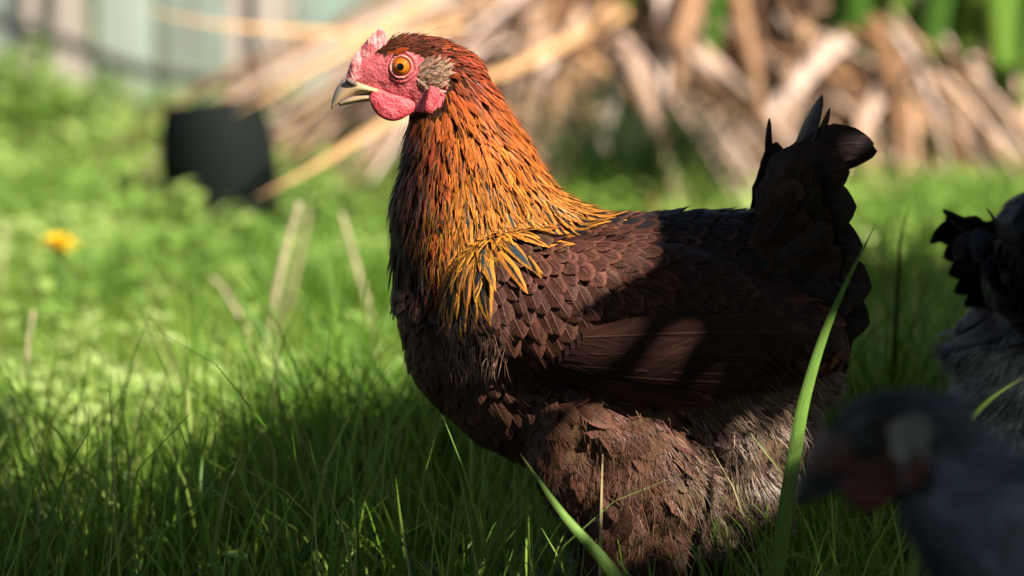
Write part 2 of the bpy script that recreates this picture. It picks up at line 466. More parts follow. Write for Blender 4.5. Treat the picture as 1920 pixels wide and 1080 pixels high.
def flesh_material(name, c1, c2, rough=.4):
    M = NT(name); ob = M.obj(); n1 = M.noise(ob, 140, 3); n2 = M.math('ADD', M.noise(ob, 700, 3), M.math('MULTIPLY', M.noise(ob, 260, 2), 1.5))
    c = M.mix(M.mapr(n1, .3, .7), (*c1, 1), (*c2, 1))
    M.set(Base_Color=c, Roughness=rough, Specular_IOR_Level=.4)
    M.b.inputs['Subsurface Weight'].default_value = .2; M.b.inputs['Subsurface Radius'].default_value = (.004,.001,.0008); M.b.inputs['Subsurface Scale'].default_value = .5
    M.bump(n2, .7, .0014)
    return M.m
def beak_material(name):
    M = NT(name); x, v, r = M.sep(M.attr('fuv').outputs['Vector'])
    t = M.math('ADD', M.math('MULTIPLY', x, .55), M.math('MULTIPLY', v, .55))
    n = M.noise(M.obj(), 300, 3)
    t = M.math('ADD', t, M.math('MULTIPLY', M.math('SUBTRACT', n, .5), .5))
    c = M.mix(M.mapr(t, .0, .85), (.64,.42,.21,1), (.20,.155,.13,1))
    M.set(Base_Color=c, Roughness=.32); M.bump(M.noise(M.obj(), 500, 2), .2, .0008)
    return M.m
def eye_material(name):
    M = NT(name); r = M.attr('rad').outputs['Fac']; n = M.noise(M.obj(), 900, 2)
    iris = M.mix(M.mapr(M.math('ADD', r, M.math('MULTIPLY', M.math('SUBTRACT', n, .5), .001)), .0034, .0066), (.56,.155,.012,1), (.34,.08,.008,1))
    c = M.mix(M.mapr(r, .0026, .0030), (.003,.003,.003,1), iris)
    c = M.mix(M.mapr(r, .0066, .0072), c, (.03,.010,.006,1))
    M.set(Base_Color=c, Roughness=.06, Specular_IOR_Level=.6); return M.m
def strand_material(name, gray=None):
    M = NT(name); c = M.attr('ce').outputs['Color']
    if gray is not None:
        hs = M.n('ShaderNodeHueSaturation'); hs.inputs['Saturation'].default_value = gray[0]; hs.inputs['Value'].default_value = gray[1]
        M.l(c, hs.inputs['Color']); c = M.mix(1.0, hs.outputs[0], (*gray[2], 1), 'MULTIPLY')
    M.set(Base_Color=c, Roughness=.5, Specular_IOR_Level=.3); return M.m
M_FEATHER = feather_material('feather', .55, spec=.13); M_TAIL = feather_material('tail_feather', .5, spec=.15)
M_SOFT = feather_material('soft_feather', .8, spec=.08, soft_look=.8); M_SKIN = skin_material('hen_skin', (.54,.088,.095), (.035,.014,.008)); M_COMB = flesh_material('comb_flesh', (.52,.10,.10), (.72,.30,.28))
M_WATTLE = flesh_material('wattle_flesh', (.46,.038,.048), (.60,.10,.11)); M_LID = flesh_material('eyelid_skin', (.55,.11,.10), (.68,.27,.22))
M_FOLD = flesh_material('eyelid_fold_skin', (.46,.075,.08), (.58,.14,.13)); M_BEAK = beak_material('beak_horn'); M_EYE = eye_material('hen_eye'); M_STRAND = strand_material('down_strand')
M_LEG = flesh_material('leg_scale', (.32,.24,.10), (.40,.31,.16), .5)
M_NOSTRIL = flesh_material('nostril_horn', (.10,.075,.06), (.20,.13,.10), .5)

GROUND_HEN = hp(1150, 1200); GROUND_HEN.z = 0
hen = tag(empty('hen', (GROUND_HEN.x, 0, 0)), 'brown hen with golden hackle and red face standing in profile in the grass', 'hen')
link('body', body_me, M_SKIN, hen)

# ---- the 300 feathers that show largest are parts of their own, the rest is one coat
def surf(u, v, side=-1):
    d = ray(u, v)
    loc, nr, _, _ = BVH.ray_cast(CAM, d.normalized())
    if loc is None: return None
    loc = loc.copy()
    if side > 0: loc.y = -loc.y
    return loc
big = sorted([i for i, f in enumerate(FINFO) if f[3] < -.02 and f[0] in ('covert','hackle','back','breast')
              and ((f[0]=='covert' and f[1] < 1330) or (f[0]=='hackle' and f[2] > 330 and f[1] > 770) or (f[0]=='breast' and f[2] < 760) or f[0]=='back')],
             key=lambda i: -(FINFO[i][4]*(1.0 if FINFO[i][0] != 'hackle' else 1.6)))[:232]
bigset = set(big)
for i in big:
    nm = {'hackle':'neck_feather','covert':'wing_feather','breast':'breast_feather','back':'back_feather'}[FINFO[i][0]]
    link(nm, FB.mesh(nm, [i]), M_FEATHER, hen)
coats = {'head_and_neck_plumage':('crown','hackle'), 'body_plumage':('covert','breast','back','flank'), 'thigh_plumage':('thigh','vent')}
for nm, regs in coats.items():
    sel = [i for i in range(len(FB.V)) if i not in bigset and FINFO[i][0] in regs]
    tag(link(nm, FB.mesh(nm, sel), M_SOFT if nm == 'thigh_plumage' else M_FEATHER, hen), kind='stuff')

# ---- folded flight feathers of the wing
def lone(path, W, kind, ce, cm, nrm_, arch=.12, ragged=.03, twist=0):
    P = smooth_path(path, 8); n = 18; vs_ = [1-(1-j/(n-1))**1.5 for j in range(n)]
    d = [0]
    for a_, b_ in zip(P[:-1], P[1:]): d.append(d[-1]+(b_-a_).length)
    cent = []
    for j in range(n):
        t = d[-1]*vs_[j]; k = max(i for i in range(len(d)) if d[i] <= t+1e-9); k = min(k, len(P)-2)
        cent.append(P[k].lerp(P[k+1], (t-d[k])/max(1e-9, d[k+1]-d[k])))
    tang = [(cent[min(j+1,n-1)]-cent[max(j-1,0)]).normalized() for j in range(n)]
    norm = [(nrm_ - t*nrm_.dot(t)).normalized() for t in tang]
    V, U = feather_strip(cent, tang, norm, d[-1], W, kind, random.random(), arch, ragged, twist, nu=9, nvv=18)
    b = FeatherBuf(9, 18); b.add(V, U, ce, cm); return b
FLIGHT = (.030,.013,.009)
for side in (-1, 1):
    for k in range(11):
        t = k/10
        u0, v0 = 985+110*t, 720-95*t
        p = surf(u0, v0, side)
        if p is None: continue
        L = .125+.055*t
        d = Vector((1, 0, .015+.05*t))
        cent, tang, norm = walk(p, d, L, .004+.0022*t*3, .010+.006*t, stiff=.85)
        V, U = feather_strip(cent, tang, norm, L, .027, 'long', random.random(), arch=.10, ragged=.03)
        b = FeatherBuf(); b.add(V, U, jitter(FLIGHT,.15), (.028,.012,.008,.4))
        link('flight_feather', b.mesh('flight_feather'), M_FEATHER, hen)

# ---- tail
DARK=(.030,.017,.012); DARKM=(.018,.011,.009,.45)
tails = [ # path in photo pixels, width px, sideways offset base->tip, twist
 ([(1400,490),(1452,368),(1503,262),(1541,176)], 64, (-.006,-.004), .95),
 ([(1435,530),(1486,385),(1545,275),(1634,264)], 86, (-.014,-.022), .1),
 ([(1440,530),(1490,400),(1530,320),(1584,305)], 120, (-.018,-.032), .1),
 ([(1450,540),(1500,440),(1540,385),(1598,375)], 115, (-.022,-.040), .1),
 ([(1455,560),(1510,490),(1560,455),(1608,445)], 115, (-.026,-.046), .15),
 ([(1460,580),(1520,545),(1570,520),(1624,522)], 105, (-.030,-.050), .2),
 ([(1450,600),(1520,590),(1570,580),(1620,588)], 95, (-.032,-.050), .25),
 ([(1440,500),(1470,400),(1500,320),(1540,270)], 110, (-.012,-.020), .1),
]
for side in (-1, 1):
    for ti, (path, W, (y0, y1), tw) in enumerate(tails):
        n = len(path); dj = 0 if side < 0 else 10
        pts = [hp(u + dj*1.6, v + dj*2.6, side*abs(y0+(y1-y0)*i/(n-1))) for i, (u, v) in enumerate(path)]
        b = lone(pts, W*K*(1.22 if ti > 1 else 1), 'tail', jitter(DARK,.2), DARKM, Vector((-.15, side, .15)), arch=.16, ragged=.04, twist=tw*side*-1)
        link('tail_feather', b.mesh('tail_feather'), M_TAIL, hen)
b = lone([hp(1452,470,.02), hp(1449,380,.025), hp(1446,300,.03), hp(1448,228,.032)], 15*K, 'tail', DARK, DARKM, Vector((.2,-1,0)))
link('tail_feather', b.mesh('tail_feather'), M_TAIL, hen)
cov = FeatherBuf(9, 18)
for k in range(130):
    side = -1 if k % 2 else 1
    t = random.random()
    ang = math.radians(54 - 68*t + random.gauss(0,6))
    u0, v0 = 1412+78*t+random.gauss(0,10), 440+170*t+random.gauss(0,14)
    L = random.uniform(95,145)*(1.2-.5*t)
    y0, y1 = random.uniform(.022,.040), random.uniform(.034,.052)
    P = [hp(u0+L*s*math.cos(ang+.25*(s-.5)), v0-L*s*math.sin(ang+.25*(s-.5)), side*(y0+(y1-y0)*s)) for s in (0,.33,.66,1)]
    bb = lone(P, random.uniform(44,66)*K, 'tail', jitter(lerp3((.036,.018,.012),(.022,.014,.011),t),.3), (.022,.013,.010,.3), Vector((-.1, side, .1)), arch=.16, ragged=.05)
    cov.add(bb.V[0], bb.U[0], bb.CE[0][0][:3], bb.CM[0][0])
tag(link('tail_covert_plumage', cov.mesh('tail_covert_plumage'), M_TAIL, hen), kind='stuff')

# ---- loose down
class Strands:
    def __init__(s): s.V=[]; s.C=[]
    def add(s, p, d, n, L, w, c, curl=.3):
        sd = d.cross(n).normalized()*w*.5
        m = p + d*L*.55 + n*L*.10; e = p + (d*1.0 - n*curl*random.uniform(-.3,1))*L
        s.V += [p-sd, p+sd, m-sd*.8, m+sd*.8, e]; s.C.append((*c, 1))
    def mesh(s, name):
        k = len(s.C); f = np.array([(0,1,3),(0,3,2),(2,3,4)]); F = (f[None]+(np.arange(k)*5)[:,None,None]).reshape(-1,3)
        return mesh_from(name, np.array([tuple(v) for v in s.V]), F, True, {'ce': ('FLOAT_COLOR', np.repeat(np.array(s.C), 5, 0))})
ST = Strands()
for s_ in SAMP[:52000]:
    u, v = fuv(s_)
    vent, thigh = inpoly(u, v, VENT), inpoly(u, v, THIGH)
    cape = v < 540 and inpoly(u, v, CAPE)
    fl = 850 < u < 950 and 580 < v < 690
    pr = 1 if vent else .6*sm(1000,1250,u)+.2 if thigh else (.26 + .3*sm(330,450,v) if v > 150 else .05) if cape else .6 if fl else .03
    if v > 1085 or random.random() > pr or inpoly(u, v, FACE): continue
    loc, n, _, _ = BVH.find_nearest(Vector(s_.tolist()))
    d = flow(u, v); d = (d - n*d.dot(n)).normalized()
    r = Vector((random.gauss(0,1), random.gauss(0,1), random.gauss(0,1)))
    if cape:
        hgt = sm(180,500,v); c = lerp3(lerp3(RUFOUS, ORANGE, sm(120,260,v)), GOLD, sm(250,420,v)); c = lerp3(c, MAROON, sm(840,780,u)*.85)
        ST.add(loc+n*random.uniform(.002,.006), (d+r*.10+n*.04).normalized(), n, random.uniform(.010,.020), .00045, jitter(c,.35))
    elif vent or thigh or fl:
        c = lerp3((.12,.050,.027), (.17,.115,.080), sm(1180,1400,u)) if not fl else (.13,.07,.045)
        if random.random() < .015: c = (.32,.24,.18)
        q_ = loc*55; w_ = Vector((mnoise.noise(q_), mnoise.noise(q_+Vector((9,0,0))), mnoise.noise(q_+Vector((0,9,0)))))
        if thigh and not vent and random.random() < .85: continue
        ST.add(loc+n*random.uniform(.004,.010), (d+w_*.9+r*.16+n*(.30 if not fl else .5)).normalized(), n, random.uniform(.010,.021), .0005, jitter(c,.35))
    else:
        ST.add(loc+n*.005, (d+r*.2+n*.1).normalized(), n, random.uniform(.006,.012), .0003, (.12,.07,.045))
for cent, tang, norm, L, q in SOFT:                # soft barbs along each thigh and vent feather
    n_ = 64 if q['reg'] == 'thigh' else 40; hw = q['W']*.5
    for k in range(n_):
        j = random.choice((1,2,3,4,5,6,7)); x = random.uniform(-1,1); s = tang[j].cross(norm[j]).normalized(); wj = hw*wprof('round', VS[j])
        p = cent[j] + s*(x*wj*.9) - norm[j]*(.08*x*x*wj) + norm[j]*.0003
        d = (tang[j] + s*(x*.5) + norm[j]*(.10-.10*x*x) + Vector((random.gauss(0,.1), random.gauss(0,.1), random.gauss(0,.1)))).normalized()
        ST.add(p, d, norm[j], random.uniform(.005,.010), .00036, jitter([c_*1.1 for c_ in q['ce']], .22))
print('strands', len(ST.C))
tag(link('loose_down', ST.mesh('loose_down'), M_STRAND, hen), kind='stuff')

# ---- face: eye, lids, comb, wattles, lobes, beak
def ringmesh(c, ax, R, r, nR=40, nr=10, squash=1.0):
    a_ = ax.orthogonal().normalized(); b_ = ax.cross(a_); V = []; F = []
    for i in range(nR):
        th = 2*math.pi*i/nR; d = a_*math.cos(th)+b_*math.sin(th)
        wob = 1+.06*math.sin(3*th+.5)
        for j in range(nr):
            ph = 2*math.pi*j/nr
            V.append(c + d*(R+r*wob*math.cos(ph)) + ax*(r*squash*math.sin(ph)))
            F.append((i*nr+j, ((i+1)%nR)*nr+j, ((i+1)%nR)*nr+(j+1)%nr, i*nr+(j+1)%nr))
    return mesh_from('ring', V, F)
for side in (-1, 1):
    p = surf(752, 125, side); ax = Vector((-.16, side, .04)).normalized()
    Re = .0085; c = p - ax*.0048
    V = ICO_V*Re; V = V + np.array(c)
    rel = V - np.array(c); axn = np.array(ax); along = rel @ axn
    rad = np.linalg.norm(rel - along[:,None]*axn, axis=1); rad[along < 0] = .02
    # finer eyeball
    bm = bmesh.new(); bmesh.ops.create_icosphere(bm, subdivisions=5, radius=Re)
    Ve = np.array([v.co[:] for v in bm.verts]); Fe = np.array([[v.index for v in f.verts] for f in bm.faces]); bm.free()
    along = Ve @ axn; rad = np.linalg.norm(Ve - along[:,None]*axn, axis=1); rad[along < 0] = .02
    eye = link('eye', mesh_from('eye', Ve+np.array(c), Fe, True, {'rad': ('FLOAT', rad)}), M_EYE, hen)
    link('eyelid', ringmesh(c+ax*.0046, ax, .0081, .0011), M_LID, eye)
    link('eyelid', ringmesh(c+ax*.0030, ax, .0108, .0018, squash=.75), M_FOLD, eye)
def lobe(name, outline, thick, y, mat, side):
    P = [Vector((x, 0, z)) for x, z in outline]
    P3 = resample(smooth_path([hp(u, v) for u, v in outline] + [hp(*outline[0])], 5), 41)[:-1]; n = len(P3)
    c = sum(P3, Vector())/n; R = 9; V = []; F = []
    for s in (-1, 1):
        for j in range(R):
            t = (j/(R-1))**.8
            for i in range(n):
                q = c.lerp(P3[i], t); h = math.sqrt(max(0, 1-t**2.6))
                w_ = mnoise.noise(q*130)*.0007*h
                V.append(Vector((q.x, side*y + s*(thick*h+w_) + side*(P3[i].z-c.z)*-.10*t, q.z)))
    for s in (0, 1):
        for j in range(R-1):
            for i in range(n):
                a0 = s*R*n + j*n; F.append((a0+i, a0+(i+1)%n, a0+n+(i+1)%n, a0+n+i))
    return link(name, mesh_from(name, V, F), mat, hen)
def resample(P, n):
    d = [0]
    for a_, b_ in zip(P[:-1], P[1:]): d.append(d[-1]+(b_-a_).length)
    out = []
    for j in range(n):
        t = d[-1]*j/(n-1); k = min(max(i for i in range(len(d)) if d[i] <= t+1e-9), len(P)-2)
        out.append(P[k].lerp(P[k+1], (t-d[k])/max(1e-9, d[k+1]-d[k])))
    return out
for side in (-1, 1):
    lobe('wattle', [(700,168),(694,184),(703,206),(720,220),(740,224),(761,217),(780,201),(776,188),(758,180),(736,174),(716,166)], .0030, .0105, M_WATTLE, side)
    lobe('earlobe', [(808,156),(826,160),(826,178),(817,194),(806,208),(796,204),(798,186),(802,168)], .0032, .0195, M_WATTLE, side)
# single low comb, ribbed and serrated
base = smooth_path([hp(*p) for p in [(652,160),(668,150),(690,136),(710,124),(728,116),(742,112)]], 9)
top = smooth_path([hp(*p) for p in [(647,152),(655,124),(665,104),(675,92),(681,82),(685,80),(690,70),(695,70),(700,60),(705,62),(711,50),(717,56),(722,60),(727,76),(730,86),(740,100)]], 9)
NC, NR = 70, 12; bs, tp = resample(base, NC), resample(top, NC); V = []; F = []
for i in range(NC):
    rib = .0009*mnoise.noise(Vector((i*.55, 0, 1))) + .0005*mnoise.noise(Vector((i*1.4, 3, 1)))
    for s in (-1, 1):
        for j in range(NR):
            t = j/(NR-1); th = (.0042*(1-t)**.9 + .0016 + rib*min(1,t*2)*1.5 + .0005*mnoise.noise(Vector((i*.4, j*.9, 5))))*(1-.75*t**4)
            V.append(bs[i].lerp(tp[i], t) + Vector((0, s*th + .0012*math.sin(i*.3)*t, 0)))
for i in range(NC-1):
    for s in (0, 1):
        for j in range(NR-1):
            a0 = i*2*NR+s*NR+j; F.append((a0, a0+2*NR, a0+2*NR+1, a0+1))
    a0 = i*2*NR+NR-1; F.append((a0, a0+2*NR, a0+3*NR, a0+NR))
link('comb', mesh_from('comb', V, F), M_COMB, hen)
def loft(name, topp, botp, wid, mat, n=24, parent=None, m=16):
    T_, B_ = resample(smooth_path([hp(*p) for p in topp], 6), n), resample(smooth_path([hp(*p) for p in botp], 6), n)
    W_ = np.interp(np.linspace(0,1,n), np.linspace(0,1,len(wid)), wid); V=[]; U=[]; F=[]
    for i in range(n):
        c = (T_[i]+B_[i])/2; h = (T_[i]-B_[i])/2
        for k in range(m):
            th = 2*math.pi*k/m; cy, cz = math.sin(th), math.cos(th)
            V.append(c + h*cz + Vector((0, W_[i]*math.copysign(abs(cy)**.9, cy)*(1-.25*max(0,cz)), 0))); U.append((cz, i/(n-1), 0))
    for i in range(n-1):
        for k in range(m): F.append((i*m+k, i*m+(k+1)%m, (i+1)*m+(k+1)%m, (i+1)*m+k))
    F.append(tuple((n-1)*m+k for k in range(m)))
    return link(name, mesh_from(name, V, F, True, {'fuv': ('FLOAT_VECTOR', U)}), mat, parent or hen)
beak = loft('upper_beak', [(716,166),(696,160),(672,150),(652,144),(640,151),(631,164),(624,181),(620,202)], [(722,175),(706,175),(690,176),(672,180),(656,185),(643,190),(631,197),(621,204)], [.0112,.0105,.0090,.0070,.0055,.0042,.0026,.0007], M_BEAK)
loft('lower_beak', [(716,170),(692,171),(668,175),(650,181),(635,188)], [(708,190),(688,190),(667,193),(650,196),(636,199)], [.0100,.0084,.0062,.0046,.0020], M_BEAK)
for side in (-1, 1):
    p = hp(660, 153, side*.0062)
    link('nostril', mesh_from('nostril', ICO_V*np.array([.0052,.0020,.0022])@np.array(Matrix.Rotation(math.radians(28),3,'Y')).T + np.array(p), ICO_F), M_NOSTRIL, beak)
# ear tufts
tuft = FeatherBuf()
for side in (-1, 1):
    for k in range(190):
        a_ = random.uniform(0, 6.28); r = math.sqrt(random.random())
        u, v = 803+24*r*math.cos(a_), 144+29*r*math.sin(a_)
        p = surf(u, v, side)
        if p is None: continue
        d = Vector((.8, 0, .25+random.gauss(0,.35)))
        L = random.uniform(.007,.013)
        cent, tang, norm = walk(p, d, L, .0005, .0042*random.uniform(.6,1.3))
        V, U = feather_strip(cent, tang, norm, L, .0024, 'hackle', random.random(), .2, .2)
        tuft.add(V, U, jitter((.47,.28,.18) if random.random() < .75 else (.24,.12,.07), .25), (.1,.04,.02,.0))
tag(link('ear_tuft', tuft.mesh('ear_tuft'), M_FEATHER, hen), kind='stuff')
# legs
for side in (-1, 1):
    y = side*.050
    hock = hp(1172,1085,y); foot = Vector((hp(1150,1200).x, y, .014))
    V, F = tube([hock+Vector((0,0,.03)), hock, hock.lerp(foot,.5), foot, foot+Vector((0,0,-.012))], [.012,.0085,.0065,.0078,.006], 12)
    leg = link('leg', mesh_from('leg', V, F), M_LEG, hen)
    for ang, L in ((180,.062),(150,.052),(210,.052),(20,.028)):
        dr = Vector((math.cos(math.radians(ang)), math.sin(math.radians(ang)), 0))
        V, F = tube([foot+Vector((0,0,-.004)), foot+dr*L*.5+Vector((0,0,-.002)), foot+dr*L*.85+Vector((0,0,-.007)), foot+dr*L+Vector((0,0,-.011))], [.006,.0052,.0040,.001], 8)
        link('toe', mesh_from('toe', V, F), M_LEG, leg)
# ================================================================== the setting
def leafmat(name, stops, rough=.5, trans=.42, noise_scale=40, dark=.75, tip=False):
    """stops: list of (pos, colour) over the per-piece random value stored in 'fuv'.z"""
    M = NT(name); x, v, r = M.sep(M.attr('fuv').outputs['Vector'])
    ramp = M.n('ShaderNodeValToRGB'); M.l(r, ramp.inputs[0]); el = ramp.color_ramp.elements
    while len(el) > 1: el.remove(el[-1])
    el[0].position = stops[0][0]; el[0].color = (*stops[0][1], 1)
    for p, c in stops[1:]:
        e = el.new(p); e.color = (*c, 1)
    n = M.noise(M.comb(M.math('MULTIPLY', x, 3.0), M.math('MULTIPLY', v, 2.0), M.math('MULTIPLY', r, 51.0)), 3.0, 3)
    k = M.mapr(n, .3, .7, dark, 1.25, False)
    c = M.mix(1.0, ramp.outputs[0], M.comb(k, k, k), 'MULTIPLY')
    if tip:
        ve = M.noise(M.comb(M.math('MULTIPLY', x, 9.0), M.math('MULTIPLY', v, .35), M.math('MULTIPLY', r, 77.0)), 1.0, 3)
        bl = M.noise(M.comb(M.math('MULTIPLY', x, 1.5), M.math('MULTIPLY', v, 5.0), r), 1.0, 4)
        kv = M.mapr(ve, .3, .7, .72, 1.22, False); c = M.mix(1.0, c, M.comb(kv, kv, kv), 'MULTIPLY')
        tp_ = M.math('MAXIMUM', M.mapr(M.math('ADD', v, bl), 4.1, 4.45), M.math('MULTIPLY', M.mapr(bl, .66, .76), .6))
        c = M.mix(tp_, c, (.30,.21,.08,1)); M.bump(ve, .5, .001)
    M.set(Base_Color=c, Roughness=rough, Specular_IOR_Level=.3)
    if trans:
        tr = M.n('ShaderNodeBsdfTranslucent'); M.l(c, tr.inputs[0]); mx = M.n('ShaderNodeMixShader'); mx.inputs[0].default_value = trans
        M.l(M.b.outputs[0], mx.inputs[1]); M.l(tr.outputs[0], mx.inputs[2]); M.l(mx.outputs[0], M.out.inputs['Surface'])
    return M.m
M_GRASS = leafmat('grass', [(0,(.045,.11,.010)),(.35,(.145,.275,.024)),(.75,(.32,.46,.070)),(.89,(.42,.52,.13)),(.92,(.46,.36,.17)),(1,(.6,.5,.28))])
M_WEED = leafmat('weed_leaf', [(0,(.08,.18,.025)),(.45,(.27,.42,.075)),(1,(.56,.66,.24))], .45)
M_DEAD = leafmat('dead_leaf', [(0,(.10,.050,.025)),(.25,(.28,.14,.065)),(.5,(.46,.27,.15)),(.75,(.60,.40,.29)),(1,(.70,.53,.44))], .6, .2)
M_FLAX = leafmat('flax_leaf', [(0,(.06,.15,.02)),(1,(.20,.33,.05))], .4, .3)
M_DRY = leafmat('dry_stalk', [(0,(.35,.25,.13)),(1,(.52,.42,.26))], .6, .1)
M_ROT = leafmat('tan_stalk', [(0,(.46,.23,.09)),(1,(.62,.36,.17))], .6, .1)
M_BLADE = leafmat('blade', [(0,(.05,.14,.012)),(.5,(.13,.28,.03)),(1,(.26,.42,.085))], .45, .35, tip=True)

# ---- ground sheet out to the horizon
Mg = NT('soil'); ob = Mg.obj(); n1 = Mg.noise(ob, 3, 5); n2 = Mg.noise(ob, 45, 4)
Mg.set(Base_Color=Mg.mix(Mg.mapr(n1, .35, .65), (.035,.055,.012,1), (.08,.11,.025,1)), Roughness=.95); Mg.bump(n2, .8, .02)
xs = np.concatenate([np.linspace(-60,-3,14), np.linspace(-2.8,2.8,57), np.linspace(3,60,14)]); ys = np.concatenate([np.linspace(-60,-3.4,14), np.linspace(-3.2,5,83), np.linspace(5.4,90,18)])
gx, gy = np.meshgrid(xs, ys)
def gz(x, y):
    return mnoise.noise(Vector((x*1.7, y*1.7, 3.1)))*.012 - .006
GV = np.array([(x, y, gz(x, y)) for x, y in zip(gx.ravel(), gy.ravel())]); nx = len(xs)
GF = np.array([(j*nx+i, j*nx+i+1, (j+1)*nx+i+1, (j+1)*nx+i) for j in range(len(ys)-1) for i in range(nx-1)])
tag(link('ground', mesh_from('ground', GV, GF), Mg.m), kind='structure')

# ---- grass blades (vectorised)
def blades(roots, h, wd, lean, curl, rnd, seg=4):
    """roots (n,3); returns V, F, attr"""
    n = len(roots); az = rng.uniform(0, 2*np.pi, n); D = np.stack([np.cos(az), np.sin(az), np.zeros(n)], 1)
    fa = rng.uniform(0, 2*np.pi, n); S = np.stack([np.cos(fa), np.sin(fa), np.zeros(n)], 1)
    rows = []; U = []
    for j in range(seg+1):
        t = j/seg
        c = roots + D*(h*(lean*t + curl*t**2.4))[:,None] + np.array([0,0,1])[None]*(h*(t - .35*curl*t**3))[:,None]
        wj = wd*(1-t**1.6)*.5 + .0001
        for s in (-1, 1):
            rows.append(c + S*(s*wj)[:,None]); U.append(np.stack([np.full(n, float(s)), np.full(n, t), rnd], 1))
    V = np.stack(rows, 1).reshape(-1, 3); U = np.stack(U, 1).reshape(-1, 3)
    k = 2*(seg+1); f = np.array([(2*j, 2*j+1, 2*j+3, 2*j+2) for j in range(seg)])
    F = (f[None] + (np.arange(n)*k)[:,None,None]).reshape(-1, 4)
    return V, F, {'fuv': ('FLOAT_VECTOR', U)}
def scatter(n, x0, x1, y0, y1):
    return np.stack([rng.uniform(x0, x1, n), rng.uniform(y0, y1, n), np.full(n, -.008)], 1)
def clumpy(R, scale, keep=.5):
    v = np.array([mnoise.noise(Vector((p[0]*scale, p[1]*scale, 7.7))) for p in R])
    return R[rng.random(len(R)) < np.clip(keep + v*.9, .08, 1)], 
R = []
R1 = clumpy(scatter(52000, -.85, .95, -.9, 1.25), 5, .62)[0]
R2 = clumpy(scatter(52000, -1.1, 1.2, 1.25, 3.6), 4, .6)[0]
R3 = np.concatenate([scatter(9000, -1.9, 1.9, -1.6, 3.8), scatter(16000, -3.2, -1.0, -1.5, 3.6), scatter(18000, 1.0, 3.6, -1.5, 3.6)])
def grass_heights(Rt):
    x, y = Rt[:,0], Rt[:,1]
    h = rng.gamma(9, 1/9, len(Rt))
    base = np.where(y < -.12, .060, np.where(y < .45, .105, .088))
    base = base + .045*np.exp(-((x+.16)**2/.03 + (y-.45)**2/.12)) + .06*np.exp(-((x-.42)**2/.03 + (y-.7)**2/.25))
    for i in np.nonzero((y > 1.3) & (y < 3.0) & (x < .1))[0]:
        u, v = proj(Rt[i])
        if 290 < u < 560 and 470 < v < 600: base[i] *= .55
        if 270 < u < 580 and 440 < v < 490: base[i] *= .5
    return h*base
for nm, Rt, wr in (('grass', np.concatenate([R1, R2, R3]), (.0016,.0042)),):
    n = len(Rt); h = grass_heights(Rt)
    V, F, at = blades(Rt, h, rng.uniform(*wr, n), rng.normal(.12,.10,n), np.abs(rng.normal(.28,.25,n)), np.clip(rng.beta(2.2,2.0,n),0,1))
    tag(link('grass', mesh_from('grass', V, F, True, at), M_GRASS), 'green grass growing thickly over the ground', 'grass', kind='stuff')

# ---- low broad-leaved ground cover between the blades
def leaf_cards(C, size, elong, updir, rnd):
    n = len(C); az = rng.uniform(0, 2*np.pi, n); el = rng.uniform(.15, .75, n)*updir
    T = np.stack([np.cos(az)*np.cos(el), np.sin(az)*np.cos(el), np.sin(el)], 1); S = np.stack([-np.sin(az), np.cos(az), np.zeros(n)], 1)
    N = np.cross(T, S); shape = [(0,.05,0),(.25,.75,.12),(.55,1,.15),(.82,.7,.06),(1,.06,-.08)]
    rows = []; U = []
    for t, wv, z in shape:
        for s in (-1, 0, 1):
            rows.append(C + T*(t*size*elong)[:,None] + S*(s*wv*size*.5)[:,None] + N*((z - (.10 if s == 0 else 0))*size*-1)[:,None]*-1)
            U.append(np.stack([np.full(n, float(s)), np.full(n, t), rnd], 1))
    V = np.stack(rows, 1).reshape(-1,3); U = np.stack(U, 1).reshape(-1,3); f = []
    for j in range(4):
        for i in range(2): f.append((j*3+i, j*3+i+1, (j+1)*3+i+1, (j+1)*3+i))
    F = (np.array(f)[None] + (np.arange(n)*15)[:,None,None]).reshape(-1,4)
    return V, F, {'fuv': ('FLOAT_VECTOR', U)}
C1 = clumpy(scatter(44000, -1.1, 1.2, .42, 3.5), 3.2, .55)[0]; C1[:,2] = rng.uniform(.015,.095,len(C1))
C2 = clumpy(scatter(5000, -.8, .9, -.6, .42), 3.2, .3)[0]; C2[:,2] = rng.uniform(.0,.035,len(C2))
C3 = clumpy(np.concatenate([scatter(9000, -3.2, -1.1, .4, 3.5), scatter(10000, 1.2, 3.6, .4, 3.5)]), 3.2, .5)[0]; C3[:,2] = rng.uniform(.015,.09,len(C3))
C = np.concatenate([C1, C2, C3])
keep = [not (300 < u < 540 and 440 < v < 540) for u, v in (proj((c[0], c[1], 0)) for c in C)]
C = C[np.array(keep)]; n = len(C)
patch = np.array([mnoise.noise(Vector((c[0]*4.5, c[1]*2.6, 1.3))) for c in C])
V, F, at = leaf_cards(C, rng.uniform(.009,.024,n), rng.uniform(1.0,1.6,n), .8, np.clip(rng.beta(2,2,n)*.7 + .15 + patch*.65, 0, 1))
tag(link('ground_cover', mesh_from('ground_cover', V, F, True, at), M_WEED), 'low leafy green weeds spread among the grass', 'ground cover', kind='stuff')

